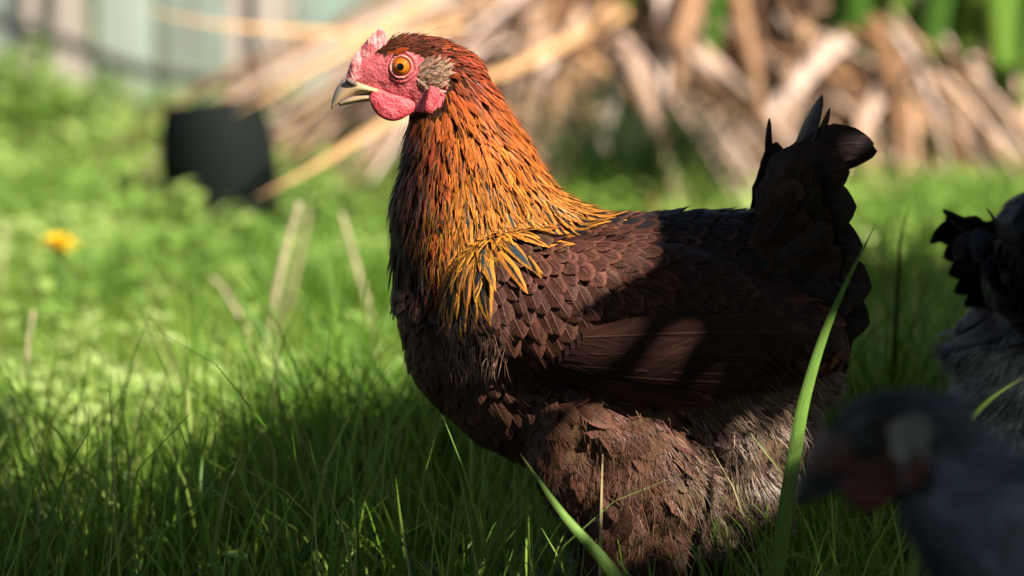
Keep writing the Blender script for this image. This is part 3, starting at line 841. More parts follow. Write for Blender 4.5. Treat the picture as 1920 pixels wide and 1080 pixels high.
# ---- a single ribbon leaf or blade as its own mesh
def ribbon(path, width, rnd, fold=.25, tipr=.6, m=5, face=None, thick=.0006):
    P = smooth_path(path, m); n = len(P); V = []; U = []; F = []; d = [0]
    for a_, b_ in zip(P[:-1], P[1:]): d.append(d[-1]+(b_-a_).length)
    face = face or Vector((0, -1, .25))
    for i, p in enumerate(P):
        t = d[i]/d[-1]; tg = (P[min(i+1,n-1)]-P[max(i-1,0)]).normalized(); s = tg.cross(face)
        s = s.normalized() if s.length > 1e-4 else Vector((1,0,0)); nn = s.cross(tg)
        wv = width*.5*min(1, .55+2.5*t)*max(.02, 1-max(0,(t-(1-tipr))/tipr)**1.7)
        for x in (-1, 0, 1):
            V.append(p + s*(x*wv) + nn*(-fold*wv if x == 0 else 0)); U.append((x, t*4, rnd))
        for x in (1, 0, -1):
            V.append(p + s*(x*wv) + nn*((-fold*wv if x == 0 else 0) - thick)); U.append((x, t*4, rnd))
    for i in range(n-1):
        for k in range(6): F.append((i*6+k, i*6+(k+1)%6, (i+1)*6+(k+1)%6, (i+1)*6+k))
    return V, F, U
def ribbon_obj(name, path, width, mat, parent=None, rnd=None, **kw):
    V, F, U = ribbon(path, width, random.random() if rnd is None else rnd, **kw)
    return link(name, mesh_from(name, V, F, True, {'fuv': ('FLOAT_VECTOR', U)}), mat, parent)

# ---- the grass blades that stand out singly in front of and around the hen
def lone_blade(pix, y, width_px, rnd, label, rooted=True, yend=None):
    k = (y+3)/FPX; pts = [at_y(u, v, y + ((yend-y)*i/(len(pix)-1) if yend is not None else 0)) for i, (u, v) in enumerate(pix)]
    if rooted:
        a_, b_ = pts[0], pts[1]; dr = (a_-b_).normalized(); dr.x *= .5
        g = Vector((a_.x + dr.x*a_.z*.6, a_.y, -.006)); pts = [g, g.lerp(a_, .5)+Vector((dr.x*.01,0,0))] + pts
    o = ribbon_obj('tall_grass', pts, width_px*k*.78, M_BLADE, None, rnd, tipr=.75)
    tag(o, label, 'grass blade', 'long grass blades around the hen')
lone_blade([(1455,1080),(1490,850),(1512,735),(1560,590),(1642,420)], -.13, 40, .85, "tallest long pale green blade rising past the brown hen's tail")
lone_blade([(1160,1090),(1060,970),(1010,900),(975,850)], -.20, 36, .95, "bright blade leaning across the brown hen's thigh, tip bent toward its breast")
lone_blade([(1740,930),(1812,802),(1858,748),(1935,698)], -.25, 34, .95, 'pale arching blade crossing the grey fluff of the dark-tailed hen')
lone_blade([(1440,1120),(1475,1045),(1520,1050),(1550,1085)], -.24, 22, .9, 'short bright blade curling over beside the tallest blade')
lone_blade([(1490,1130),(1545,1080),(1585,1055),(1618,1038)], -.26, 34, .95, 'short bright blade pointing at the grey hen')
lone_blade([(1450,1090),(1432,1035),(1408,975)], -.2, 18, .7, "thin blade below the brown hen's vent fluff")
lone_blade([(1325,1100),(1305,1040),(1278,1000)], -.2, 24, .75, "soft green blade standing before the brown hen's leg feathers")
lone_blade([(1222,1110),(1218,1070),(1212,1035)], -.2, 20, .75, "small upright blade tip before the brown hen's leg")
lone_blade([(1200,1110),(1172,1070),(1150,1035)], -.21, 22, .6, "shaded blade leaning beside the bright blade on the hen's thigh")
lone_blade([(545,1080),(590,1015),(632,950),(665,905)], -.05, 30, .25, 'dark green blade leaning alone in the shaded grass')
lone_blade([(-30,1090),(15,1055),(65,1010),(132,990)], -.05, 22, .9, 'pale blade bent over at its tip in the shaded grass')
lone_blade([(-10,1010),(10,990),(28,965),(40,955)], -.1, 14, .8, 'thin pale blade behind the bent-over blade')
lone_blade([(165,1085),(200,1030),(240,965)], -.05, 14, .6, 'thin straight green blade beside the bent-over blade')
lone_blade([(1676,700),(1682,560),(1690,440),(1714,366)], .35, 20, .2, 'dark upright blade between the two brown-tailed hens')
lone_blade([(1545,640),(1640,540),(1660,480)], .45, 12, .3, "thin dark blade leaning behind the brown hen's tail")
lone_blade([(1850,620),(1825,520),(1806,420)], .5, 14, .3, 'dark blade behind the dark-tailed hen')

# ---- dandelion
def dandelion():
    top = at_y(112, 462, 1.15); root = empty('dandelion', (top.x, top.y, 0))
    tag(root, 'yellow dandelion flower standing in the sunlit grass', 'flower')
    V, F = tube([Vector((top.x+.01, top.y, -.01)), Vector((top.x+.004, top.y, top.z*.6)), top+Vector((0,0,-.006))], [.0022,.002,.0018], 8)
    link('stem', mesh_from('stem', V, F), M_WEED, root)
    V=[]; F=[]; U=[]
    for ring, (cnt, L, el) in enumerate(((26,.026,5),(22,.022,22),(16,.016,45),(8,.010,70))):
        for k in range(cnt):
            az = 2*math.pi*(k+random.random()*.4)/cnt; e = math.radians(el+random.gauss(0,5))
            d = Vector((math.cos(az)*math.cos(e), math.sin(az)*math.cos(e), math.sin(e))); s = Vector((-math.sin(az), math.cos(az), 0))*.0024
            b0 = top + Vector((0,0,.001*ring)); i = len(V)
            V += [b0-s*.6, b0+s*.6, b0+d*L*.7+s, b0+d*L*.7-s, b0+d*L]; U += [(0,0,.5)]*5; F += [(i,i+1,i+2,i+3),(i+3,i+2,i+4)]
    My = NT('dandelion_petal').set(Base_Color=(.90,.62,.010,1), Roughness=.6).m
    link('petals', mesh_from('petals', V, F, True, {'fuv': ('FLOAT_VECTOR', U)}), My, root)
    link('sepal_cup', mesh_from('sepal_cup', ICO_V*np.array([.006,.006,.006])+np.array(top+Vector((0,0,-.004))), ICO_F), M_WEED, root)
dandelion()

# ---- dry grass stalks
def stalk(pix, y, w, label, rnd, head=False):
    k = (y+3)/FPX; pts = [at_y(u, v, y) for u, v in pix]; b_ = pts[0]
    pts = [Vector((b_.x - (pts[1].x-b_.x)*.3, b_.y, -.01))] + pts
    P = smooth_path(pts, 5); V, F = tube(P, [w*k*.5*(1-.5*i/len(P)) for i in range(len(P))], 6)
    o = link('dry_stalk', mesh_from('dry_stalk', V, F, True, {'fuv': ('FLOAT_VECTOR', [(0, v.z*20, rnd) for v in V])}), M_DRY)
    tag(o, label, 'stalk', 'dry stalks in the meadow')
stalk([(500,690),(512,580),(535,470),(562,380)], 1.0, 22, 'thick pale dry stalk leaning in the sunlit grass below the black pot', .9)
stalk([(520,680),(545,560),(570,450),(580,395)], 1.08, 12, 'thin dry stalk just beside the thick pale stalk', .4)
stalk([(700,660),(690,580),(665,490),(640,400)], 1.05, 16, "pale dry stalk leaning toward the brown hen's breast", .8)
stalk([(470,640),(452,600),(420,545),(395,520)], 1.0, 14, 'yellowed dry stalk bent away from the thick pale stalk', .95)
stalk([(35,830),(40,740),(50,660),(62,582)], .7, 15, 'pale dry stalk standing in the grass below the dandelion', .9)
stalk([(0,520),(4,470),(8,425)], 1.5, 16, 'short dry stalk standing beside the dandelion', .9)
stalk([(330,470),(240,500),(190,520)], 1.6, 14, 'brownish dry stalk lying over the lit meadow near the dandelion', .2)

# ---- weathered board fence behind everything
Mb = NT('weathered_board'); ob = Mb.obj(); oi = Mb.n('ShaderNodeObjectInfo').outputs['Random']
x, y_, z = Mb.sep(ob)
gr = Mb.noise(Mb.comb(Mb.math('MULTIPLY', x, 90.0), Mb.math('MULTIPLY', y_, 90.0), Mb.math('ADD', Mb.math('MULTIPLY', z, 3.0), Mb.math('MULTIPLY', oi, 40.0))), 1.0, 4)
rampb = Mb.n('ShaderNodeValToRGB'); Mb.l(oi, rampb.inputs[0]); rampb.color_ramp.interpolation = 'CONSTANT'
e = rampb.color_ramp.elements; e[0].color = (.30,.36,.31,1); e[1].position = .30; e[1].color = (.46,.38,.33,1)
for p, c in ((.55,(.36,.34,.31,1)),(.75,(.24,.31,.27,1)),(.88,(.50,.44,.40,1))): e.new(p).color = c
st = Mb.noise(ob, 9, 3)
cb = Mb.mix(Mb.mapr(gr, .45, .7), rampb.outputs[0], (.20,.17,.14,1)); cb = Mb.mix(Mb.math('MULTIPLY', Mb.mapr(st, .5, .7), .5), cb, (.12,.12,.10,1))
Mb.set(Base_Color=cb, Roughness=.85); Mb.bump(gr, .5, .004)
fence = tag(empty('board_fence', (0, 3.45, 0)), 'weathered pale grey and beige board fence behind the dry leaves', 'fence')
def boxm(name, x0, x1, y0, y1, z0, z1, jit=0):
    V = [(x0,y0,z0),(x1,y0,z0),(x1,y1,z0),(x0,y1,z0),(x0,y0,z1),(x1,y0,z1),(x1,y1,z1),(x0,y1,z1)]
    V = [(a+random.gauss(0,jit), b, c) for a, b, c in V]
    return mesh_from(name, V, [(0,3,2,1),(4,5,6,7),(0,1,5,4),(1,2,6,5),(2,3,7,6),(3,0,4,7)], False)
xx = -3.6
while xx < 4.4:
    wv = random.uniform(.085,.125); yo = random.uniform(0,.008)
    link('board', boxm('board', xx, xx+wv, 3.44+yo, 3.458+yo, .0, 1.25+random.uniform(-.02,.02), .002), Mb.m, fence); xx += wv + random.uniform(.006,.022)
for z0 in (.30, .95): link('rail', boxm('rail', -3.65, 4.5, 3.4585+.009, 3.505, z0, z0+.07), Mb.m, fence)
for px in (-3.3, -2.1, -.9, .3, 1.5, 2.7, 3.9): link('post', boxm('post', px, px+.08, 3.506, 3.58, -.2, 1.2), Mb.m, fence)
Mk = NT('dark_wood').set(Base_Color=(.035,.032,.028,1), Roughness=.8).m
def stick(pts, r0, r1, label, name='stick', cat='stick', group=None):
    P = smooth_path(pts, 5); V, F = tube(P, [r0+(r1-r0)*i/(len(P)-1) for i in range(len(P))], 8)
    tag(link(name, mesh_from(name, V, F), Mk), label, cat, group)
a_ = at_y(38, 60, 3.30); stick([Vector((a_.x,3.30,-.02)), Vector((a_.x-.004,3.30,.4)), Vector((a_.x+.01,3.31,.9))], .013, .011, 'dark garden stake standing before the fence beside the green weeds', 'garden_stake', 'stake')
a_ = at_y(470, 60, 3.1); stick([Vector((a_.x,3.1,-.02)), Vector((a_.x,3.1,.4)), Vector((a_.x+.01,3.12,.8))], .012, .010, 'dark garden stake standing before the fence behind the black pot', 'garden_stake', 'stake')
stick([at_y(-60,20,3.22), at_y(110,75,3.15), at_y(260,130,3.08), at_y(430,160,3.06), at_y(560,215,3.02), Vector((at_y(640,300,3.0).x,3.0,.0))], .012, .007, 'dark bent branch leaning along the fence between the two stakes', 'branch', 'branch')
stick([at_y(490,120,2.9), at_y(520,220,2.85), at_y(540,300,2.8), Vector((at_y(548,380,2.75).x, 2.75, -.01))], .007,.006, 'thin dark twig standing upright beside the black pot', 'twig', 'twig')

# ---- black plastic plant pot lying on its side
Mp = NT('black_plastic').set(Base_Color=(.006,.008,.007,1), Roughness=.8, Specular_IOR_Level=.12).m
def plant_pot():
    g = at_ground(424, 482, 0); R0, R1, L = .072, .054, .185
    root = tag(empty('plant_pot', (g.x, g.y, 0)), 'rounded black plant pot standing in the grass before the fence', 'plant pot')
    ax = Vector((.10, -.06, -1)).normalized(); c0 = Vector((g.x-.016, g.y+.01, L+.008)); n = 32
    def rings(lst):
        V=[]; F=[]
        a1 = ax.cross(Vector((0,1,0))).normalized(); b1 = ax.cross(a1)
        for (t, r) in lst:
            for k in range(n):
                th = 2*math.pi*k/n; V.append(c0 + ax*t + (a1*math.cos(th)+b1*math.sin(th))*r)
        for i in range(len(lst)-1):
            for k in range(n): F.append((i*n+k, i*n+(k+1)%n, (i+1)*n+(k+1)%n, (i+1)*n+k))
        return V, F
    V, F = rings([(0,R0*.86),(.012,R0*.93),(.03,R0*.99),(.06,R0*1.04),(.10,R0*1.02),(.135,R0*.93),(.16,R0*.80),(.178,R0*.62),(L,.001),(L-.004,.001),(.172,R0*.60),(.13,R0*.88),(.06,R0*.98),(.0,R0*.80)]); link('wall', mesh_from('wall', V, F), Mp, root)
    V, F = rings([(.001,R0*.79),(-.004,R0*.83),(-.003,R0*.88),(.004,R0*.89)]); link('rim', mesh_from('rim', V, F), Mp, root)
plant_pot()

for (p0, p1, p2, yy, lab) in (((300,300),(380,180),(520,90),2.75,'thin dark twig slanting up behind the rounded black pot'),((560,330),(545,240),(500,60),2.7,'long thin twig leaning upright past the black pot'),((620,300),(690,230),(860,40),2.6,'thin dark twig slanting up behind the hen\'s beak'),((150,240),(250,200),(420,235),2.9,'thin twig lying across the weeds toward the black pot')):
    g0 = at_y(*p0, yy); stick([Vector((g0.x-.01, yy, -.01)), g0, at_y(*p1, yy), at_y(*p2, yy)], .005, .003, lab, 'twig', 'twig')
# ---- leafy weeds standing before the fence and round the pot
def weed(px, py, hgt, nst, leaf, label, spread=.05):
    g = at_ground(px, py, 0); root = tag(empty('weed', (g.x, g.y, 0)), label, 'weed', 'leafy weeds near the fence')
    CC = []; Vs=[]; Fs=[]
    for s in range(nst):
        a1 = random.uniform(0, 6.28); tip = Vector((g.x+math.cos(a1)*spread*random.uniform(.3,1.6), g.y+math.sin(a1)*spread*random.uniform(.3,1.6), hgt*random.uniform(.65,1.1)))
        b1 = Vector((g.x+random.gauss(0,.012), g.y+random.gauss(0,.012), -.01)); mid = b1.lerp(tip,.5)+Vector((random.gauss(0,.008),random.gauss(0,.008),.01))
        P = smooth_path([b1, mid, tip], 4); V, F = tube(P, [.0026*(1-.6*i/len(P)) for i in range(len(P))], 5); o = len(Vs); Vs += V; Fs += [tuple(i+o for i in f) for f in F]
        for k in range(int(10+hgt*60)): 
            t = random.uniform(.2, 1); CC.append(tuple(P[int(t*(len(P)-1))] + Vector((random.gauss(0,.006),random.gauss(0,.006),random.gauss(0,.004)))))
    link('stems', mesh_from('stems', Vs, Fs, True, {'fuv': ('FLOAT_VECTOR', [(0,0,.3)]*len(Vs))}), M_WEED, root)
    CC = np.array(CC); n = len(CC); V, F, at = leaf_cards(CC, rng.uniform(.7,1.3,n)*leaf, rng.uniform(1.2,2.0,n), .9, rng.beta(2,2,n))
    tag(link('leaves', mesh_from('leaves', V, F, True, at), M_WEED, root), kind='stuff')
weed(20, 330, .20, 14, .022, 'tall leafy green weed growing at the dark stake', .08)
weed(120, 345, .16, 12, .020, 'leafy green weed between the stake and the pale fence boards', .07)
weed(185, 350, .10, 10, .018, 'low leafy weed under the pale fence boards', .06)
weed(292, 470, .09, 12, .018, 'leafy weed pressed against the side of the black pot', .05)
weed(350, 520, .05, 10, .018, 'low weed before the foot of the black pot', .05)
weed(338, 505, .085, 10, .020, 'small leafy weed overlapping the side of the black pot', .035)
weed(505, 500, .06, 9, .018, 'small weed at the foot of the black pot beside the dry stalks', .04)
weed(240, 440, .06, 10, .020, 'low broad weed just off the black pot', .06)
weed(580, 440, .06, 10, .018, 'low weed under the tan leaf beside the black pot', .06)
weed(1330, 420, .11, 14, .020, "leafy weed behind the brown hen's back", .07)
weed(1720, 450, .07, 14, .020, 'low bright weed under the heap of dead leaves', .09)
weed(1860, 440, .08, 14, .020, 'low bright weed under the green strap leaves', .09)

M_SHADEGREEN = leafmat('shade_dark_green', [(0,(.010,.035,.005)),(1,(.04,.09,.012))], .6, .2)  # leaf green darkened to stand in for shade
# tussocks; the far one behind the hen's back is coloured dark for shade
def tussock(px, py, n, hgt, spread, name, label, mat, rnd0=.0, rnd1=.4):
    g = at_ground(px, py, 0); Rt = np.stack([rng.normal(g.x, spread*.35, n), rng.normal(g.y, spread*.35, n), np.full(n,-.005)], 1)
    V, F, at = blades(Rt, rng.uniform(.6,1.1,n)*hgt, rng.uniform(.003,.006,n), rng.uniform(.1,.55,n), rng.uniform(.1,.7,n), rng.uniform(rnd0,rnd1,n))
    root = tag(empty(name, (g.x, g.y, 0)), label, 'grass tussock', 'grass tussocks'); tag(link('blades', mesh_from('blades', V, F, True, at), mat, root), kind='stuff')
tussock(1190, 455, 520, .26, .11, 'grass_tussock', "grass tussock, its green darkened for shade, before the dead leaves, behind the hen's neck", M_SHADEGREEN)
tussock(300, 470, 160, .09, .06, 'grass_tussock', 'green grass tussock at the side of the black pot', M_GRASS, .2, .7)
tussock(1660, 690, 520, .20, .16, 'grass_tussock', 'broad grass tussock at the edge of the shade behind the dark-tailed hen', M_GRASS, .05,.5)
tussock(690, 700, 520, .17, .16, 'grass_tussock', "fine grass tussock in the lit meadow edge before the dry stalks", M_GRASS, .05,.5)

tussock(1690, 985, 420, .235, .15, 'grass_tussock', "tall sharp dark tussock rising behind the brown hen's tail", M_GRASS, .0,.45)
tussock(700, 965, 380, .20, .15, 'grass_tussock', "tall shaded tussock under the brown hen's breast", M_GRASS, .0,.45)
# ---- strap-leaved plants with skirts of dead leaves
def strap_plant(cx, cy, ndead, ngreen, label, reach=.62, explicit=(), aim=(150, 390), hmax=.34):
    root = tag(empty('strap_leaf_plant', (cx, cy, 0)), label, 'plant')
    for k in range(ndead):
        az = math.radians(random.uniform(*aim)); L = random.uniform(.45,1.0)*reach; h = random.uniform(.05,hmax); z1 = random.uniform(.0,.05)
        d = Vector((math.cos(az), math.sin(az), 0)); s = Vector((-d.y, d.x, 0))*random.gauss(0,.06)
        b0 = Vector((cx+random.gauss(0,.05), cy+random.gauss(0,.04), random.uniform(0,.08)))
        pts = [b0, b0+d*L*.3+Vector((0,0,h))+s*.3, b0+d*L*.7+Vector((0,0,h*.65))+s, b0+d*L+s*2]; pts[-1].z = z1
        ribbon_obj('dead_leaf', pts, random.choice((.004,.006,.010,.015,.022,.028))*random.uniform(.8,1.2), M_DEAD, root, face=Vector((random.gauss(0,.3),-.5,1)), fold=random.uniform(-.3,.4), m=4)
    for pts, wv, rn in explicit:
        ribbon_obj('dead_leaf', pts, wv, M_ROT, root, rn, fold=.3, tipr=.4, m=5)
    for k in range(ngreen):
        az = random.uniform(0, 6.28); L = random.uniform(.5,.95); d = Vector((math.cos(az), math.sin(az), 0)); o = random.uniform(.02,.30)
        b0 = Vector((cx+random.gauss(0,.09), cy-.16+random.gauss(0,.05), 0))
        ribbon_obj('green_leaf', [b0, b0+d*o*.3+Vector((0,0,L*.5)), b0+d*o*.7+Vector((0,0,L*.85)), b0+d*o*1.5+Vector((0,0,L))], random.uniform(.026,.046), M_FLAX, root, face=Vector((random.gauss(0,.4),-1,.3)), m=4)
C1 = Vector((.30, 2.80, 0)); hub = Vector((.28, 2.78, .36))
EX = [([hub, at_y(900,-50,2.3), at_y(740,40,1.9), at_y(590,130,1.6), at_y(440,216,1.4)], .012, .7),
      ([hub+Vector((-.02,-.05,-.05)), at_y(1000,110,2.3), at_y(870,160,2.05), at_y(720,232,1.8), at_y(590,312,1.6), at_y(478,372,1.45)], .013, .8),
      ([hub, at_y(1040,-20,2.8), at_y(780,70,2.4), at_y(620,62,2.2), at_y(400,45,2.0), at_y(240,8,1.9)], .010, .9),
      ([hub+Vector((0,0,-.1)), at_y(820,330,2.4), at_y(640,372,2.35), at_y(520,400,2.3), at_y(430,420,2.28)], .010, .3),
      ([hub, at_y(1010,40,2.7), at_y(960,95,2.7), at_y(900,130,2.65), at_y(840,220,2.6)], .016, .5),
      ([hub, at_y(1090,60,2.5), at_y(1180,170,2.35), at_y(1240,240,2.25), at_y(1300,300,2.2)], .013, .6)]
strap_plant(C1.x, C1.y, 260, 2, "strap-leaved plant with a skirt of tan dead leaves behind the brown hen", .66, EX, (160, 400))
strap_plant(.14, 2.72, 190, 2, "clump of drooping brown dead strap leaves behind the hen's neck", .75, (), (190, 350), .26)
strap_plant(.53, 2.70, 220, 12, 'strap-leaved plant with upright green leaves over a heap of pale dead leaves', .5, (), (170, 380), .20)
strap_plant(.70, 2.72, 110, 44, 'strap-leaved plant of mostly green leaves beyond the heap of dead leaves', .45, (), (170, 380), .14)
# ================================================================== the two other hens: same build, own pose and plumage
def hen_copy(label, gray, red, warp, M4, loc, skip=(), fluff=1.0):
    root = tag(empty('hen', loc), label, 'hen')
    mf = feather_material('grey_feather', .55, gray, .2); mt = feather_material('grey_tail_feather', .45, (gray[0], gray[1]*1.0, gray[2]), .2); gs = (gray[0]*.5, gray[1]*fluff, gray[2]); ms = strand_material('grey_down', gs); mso = feather_material('grey_soft_feather', .8, gs, .08, .8)
    mk = skin_material('dusky_skin', red, (.03,.03,.03)); mw = flesh_material('dusky_flesh', [x*1.6 for x in red], [x*2 for x in red]); me_ = feather_material('pale_ear', .7, (gray[0], .8, (1,1,1)), .1)
    mb = flesh_material('dark_horn', (.02,.02,.022), (.035,.032,.032), .4)
    swap = {M_FEATHER.name: mf, M_TAIL.name: mt, M_STRAND.name: ms, M_SKIN.name: mk, M_COMB.name: mw, M_WATTLE.name: mw, M_FOLD.name: mk, M_BEAK.name: mb, M_NOSTRIL.name: mb, M_LID.name: mk, M_SOFT.name: mso, M_EYE.name: mb}
    def put(name, me, mat, parent, kind=None):
        V = np.empty(len(me.vertices)*3, np.float32); me.vertices.foreach_get('co', V); V = warp(V.reshape(-1,3).astype(float))
        V = V @ np.array(M4.to_3x3()).T + np.array(M4.translation)
        me.vertices.foreach_set('co', V.astype(np.float32).ravel()); me.update()
        o = link(name, me, swap.get(mat.name, mat), None)
        o.parent = parent; o.matrix_parent_inverse = Matrix.Translation(-parent.location)
        if kind: o['kind'] = kind
        return o
    for nm, regs in coats.items():
        sel = [i for i in range(len(FB.V)) if FINFO[i][0] in regs]
        put(nm, FB.mesh(nm, sel), M_SOFT if nm == 'thigh_plumage' else M_FEATHER, root, 'stuff')
    for o in list(hen.children):
        nm = o.name.split('.')[0]
        if nm in skip or nm in coats or nm in ('neck_feather','wing_feather','breast_feather','back_feather'): continue
        c = put(nm, o.data.copy(), o.data.materials[0], root, o.get('kind'))
        if nm == 'ear_tuft': c.data.materials[0] = me_
        for g in o.children:
            put(g.name.split('.')[0], g.data.copy(), g.data.materials[0], c)
    return root
def smv(a, b, x):
    t = np.clip((x-a)/(b-a), 0, 1); return t*t*(3-2*t)
def rot_about(V, piv, ang, wt):
    """rotate in the profile plane (x,z) by ang*weight about a pivot; positive lifts +x side up"""
    a_ = ang*wt; x, z = V[:,0]-piv[0], V[:,2]-piv[1]; c, s = np.cos(a_), np.sin(a_)
    W = V.copy(); W[:,0] = piv[0] + x*c - z*s; W[:,2] = piv[1] + x*s + z*c
    return W
def zpx(v): return hp(960, v).z
def xpx(u): return hp(u, 540).x
NECK = 30.0
def warp_near(V):                       # crouching, neck let forward and down, head kept level
    V = V.copy(); z0 = V[:,2]
    W0 = _warp_near(V); W0[:,2] -= np.where(z0 < .11, np.clip(z0, 0, .11)/.11*.075, .075)
    return W0
def _warp_near(V):
    wn = smv(zpx(560), zpx(330), V[:,2])*smv(xpx(1150), xpx(1000), V[:,0])
    wh = smv(zpx(270), zpx(205), V[:,2])*smv(xpx(1100), xpx(950), V[:,0])
    neck = rot_about(V, (xpx(930), zpx(540)), math.radians(NECK), wn)
    p0 = rot_about(np.array([[xpx(850), 0, zpx(210)]]), (xpx(930), zpx(540)), math.radians(NECK), np.array([1.0]))[0]
    return rot_about(neck, (p0[0], p0[2]), math.radians(12-NECK*.85), wh)
def warp_far(V):                        # short tail carried a little lower
    wt = smv(xpx(1340), xpx(1430), V[:,0])*smv(zpx(720), zpx(620), V[:,2])
    W = rot_about(V, (xpx(1400), zpx(540)), math.radians(-40), wt)
    P = np.array([xpx(1420), 0, zpx(560)]); k = 1-.42*wt
    return P + (W-P)*np.stack([1-.50*wt, np.ones_like(k), k], 1)
hx = hen.location.x
# grey hen close to the lens: eye goes to its place on the sight line at y = -1.0
SC = .95
tgt = at_y(1628, 832, -.80)
for NECK in range(10, 90):
    e_ = warp_near(np.array([[hp(752,124).x, 0, hp(752,124).z]]))[0]
    if SC*e_[2] <= tgt.z: break
print('neck', NECK)
eye0 = warp_near(np.array([[hp(752,124).x, 0, hp(752,124).z]]))[0]
dx = tgt.x - SC*(eye0[0]-hx) ; dz = tgt.z - SC*eye0[2]
print('near hen dz', dz)
Mn = Matrix.Translation((dx, -.80, min(0, dz)*0)) @ Matrix.Scale(SC, 4) @ Matrix.Rotation(math.radians(-6), 4, 'Z') @ Matrix.Translation((-hx, 0, 0))
hen_copy('blue-grey hen with dull red face, its body cut off by the picture edge', (.16, .68, (.76,.88,1.2)), (.055,.009,.010), warp_near, Mn, (dx, -.80, 0), ('comb',))
# dark-tailed hen turned the other way
fx = at_y(1762, 700, .16).x
Mf = Matrix.Translation((fx+.165, .20, 0)) @ Matrix.Rotation(math.radians(180+18), 4, 'Z') @ Matrix.Translation((-hx, 0, 0))
hen_copy('hen with dark brown tail and grey fluff, turned away from the brown hen', (.45, .9, (.92,.98,1.08)), (.4,.06,.06), warp_far, Mf, (fx+.165, .20, 0), (), 3.2)
# ================================================================== the leafy tree to the right of the camera whose crown shades the foreground
SX = SUN.cross(Vector((0,0,1))).normalized(); SY = SX.cross(SUN).normalized()
def ab(p): return (p.dot(SX), p.dot(SY))
LITP = [[(600,20),(960,20),(1130,370),(1225,400),(1235,490),(1100,552),(1000,600),(925,680),(885,740),(960,800),(1000,900),(900,865),(760,690),(700,560),(690,200)],
        [(1075,770),(1230,752),(1400,760),(1470,800),(1480,930),(1380,985),(1210,1000),(1020,960),(1010,850)],
        [(1175,690),(1262,668),(1240,706),(1190,712)]]
WSH = [(1010,620),(1100,565),(1230,500),(1500,540),(1520,700),(1285,712),(1275,655),(1180,650),(1040,735)]
wsh = {}
for u in range(1000, 1530, 6):
    for v in range(490, 745, 6):
        if inpoly(u, v, WSH):
            p = surf(u, v, -1)
            if p is not None:
                for k in (0, .006, .013):
                    q = ab(p + Vector((0,-k,0))); wsh.setdefault((int(q[0]//.012), int(q[1]//.012)), 1)
def onwing(q):
    i, j = int(q[0]//.012), int(q[1]//.012)
    return any((i+a_, j+b_) in wsh for a_ in (0,) for b_ in (0,))
lit = []
for ip, poly in enumerate(LITP):
    us, vs = [p[0] for p in poly], [p[1] for p in poly]
    for u in range(int(min(us)), int(max(us)), 12):
        for v in range(int(min(vs)), int(max(vs)), 12):
            if inpoly(u, v, poly):
                p = surf(u, v, -1)
                if p is None and not (u < 1130 and v < 780): continue
                if p is None: p = hp(u, v, -.005)
                if ip == 1 and (BVH.ray_cast(p + SUN*.012, SUN)[0] is not None or onwing(ab(p))): continue
                lit.append(ab(p)); lit.append(ab(p + Vector((0,-.008,0))))
for pix, y in (([(1490,850),(1512,735),(1560,590),(1642,420)], -.13), ([(1120,1040),(1060,970),(1010,900),(975,850)], -.2), ([(1812,802),(1858,748),(1935,698)], -.25), ([(1500,1060),(1545,1080),(1618,1038)], -.26)):
    for q in smooth_path([at_y(u, v, y) for u, v in pix], 40):
        if not onwing(ab(q)): lit.append(ab(q))
for u, v in ((1590,255),(1605,258),(1620,262),(1630,262),(1600,275),(1588,285),(1585,270)): lit.append(ab(hp(u, v, -.024)))
for x in np.arange(-1.3, 1.3, .024):
    for y in np.arange(.20, 2.4, .024):
        lim = (.40 + .44*sm(-.28,.0,x)) + .10*math.sin(x*9) + .06*math.sin(x*23+1) if x < .18 else 1.45 + .08*math.sin(x*13)
        if y > lim: lit.append(ab(Vector((x, y, .05))))
for x in np.arange(-.9, 1.3, .05):
    for y in np.arange(2.4, 3.5, .05): lit.append(ab(Vector((x, y, 0)))); lit.append(ab(Vector((x, y, .25))))
lit = np.array(lit); CELLS = .02
litset = {}
for q in lit: litset.setdefault((int(q[0]//CELLS), int(q[1]//CELLS)), []).append(q)
def litnear(a_, r):
    k = int(r//CELLS)+1; i0, j0 = int(a_[0]//CELLS), int(a_[1]//CELLS); best = 9
    for i in range(i0-k, i0+k+1):
        for j in range(j0-k, j0+k+1):
            for q in litset.get((i, j), ()):
                d = math.hypot(q[0]-a_[0], q[1]-a_[1])
                if d < best: best = d
    return best
shade = []      # points that lie in the shade: (point, distance to leaf along the sun's direction range)
for u in range(830, 1660, 7):
    for v in range(160, 1010, 7):
        p = surf(u, v, -1)
        if p is not None: shade += [p, p + Vector((0,-.013,0))]
for q in tails:
    for (u, v) in q[0]: shade.append(hp(u, v, -.03))
for x in np.arange(-1.0, 1.15, .028):
    for y in np.arange(-1.5, 1.5, .028):
        shade.append(Vector((x, y, .04)))
for x in np.arange(.2, .9, .03):
    for z in np.arange(.1, .46, .03): shade.append(Vector((x, .15, z))); shade.append(Vector((x, -.8, z)))
random.shuffle(shade)
cover = {}; leaves = []; upper = []
for p in shade:
    q = ab(p); key = (int(q[0]//.03), int(q[1]//.03))
    if any(math.hypot(q[0]-c[0], q[1]-c[1]) < c[2]*.72 for i in (-2,-1,0,1,2) for j in (-2,-1,0,1,2) for c in cover.get((key[0]+i, key[1]+j), ())): continue
    r = min(.060, litnear(q, .075)*.97) - .0015
    if r < (.0045 if p.z > .12 and p.x < .3 else .022): continue
    zz = random.uniform(.78, 1.05) if p.z > .12 else random.uniform(.95, 1.35)
    t = (zz-p.z)/SUN.z
    leaves.append((p + SUN*t, r)); upper.append((p + SUN*(t+random.uniform(.5,1.1)), r)); upper.append((p + SUN*(t+random.uniform(1.1,1.9)), r)); cover.setdefault(key, []).append((q[0], q[1], r))  # higher copies of each leaf added to block more sky
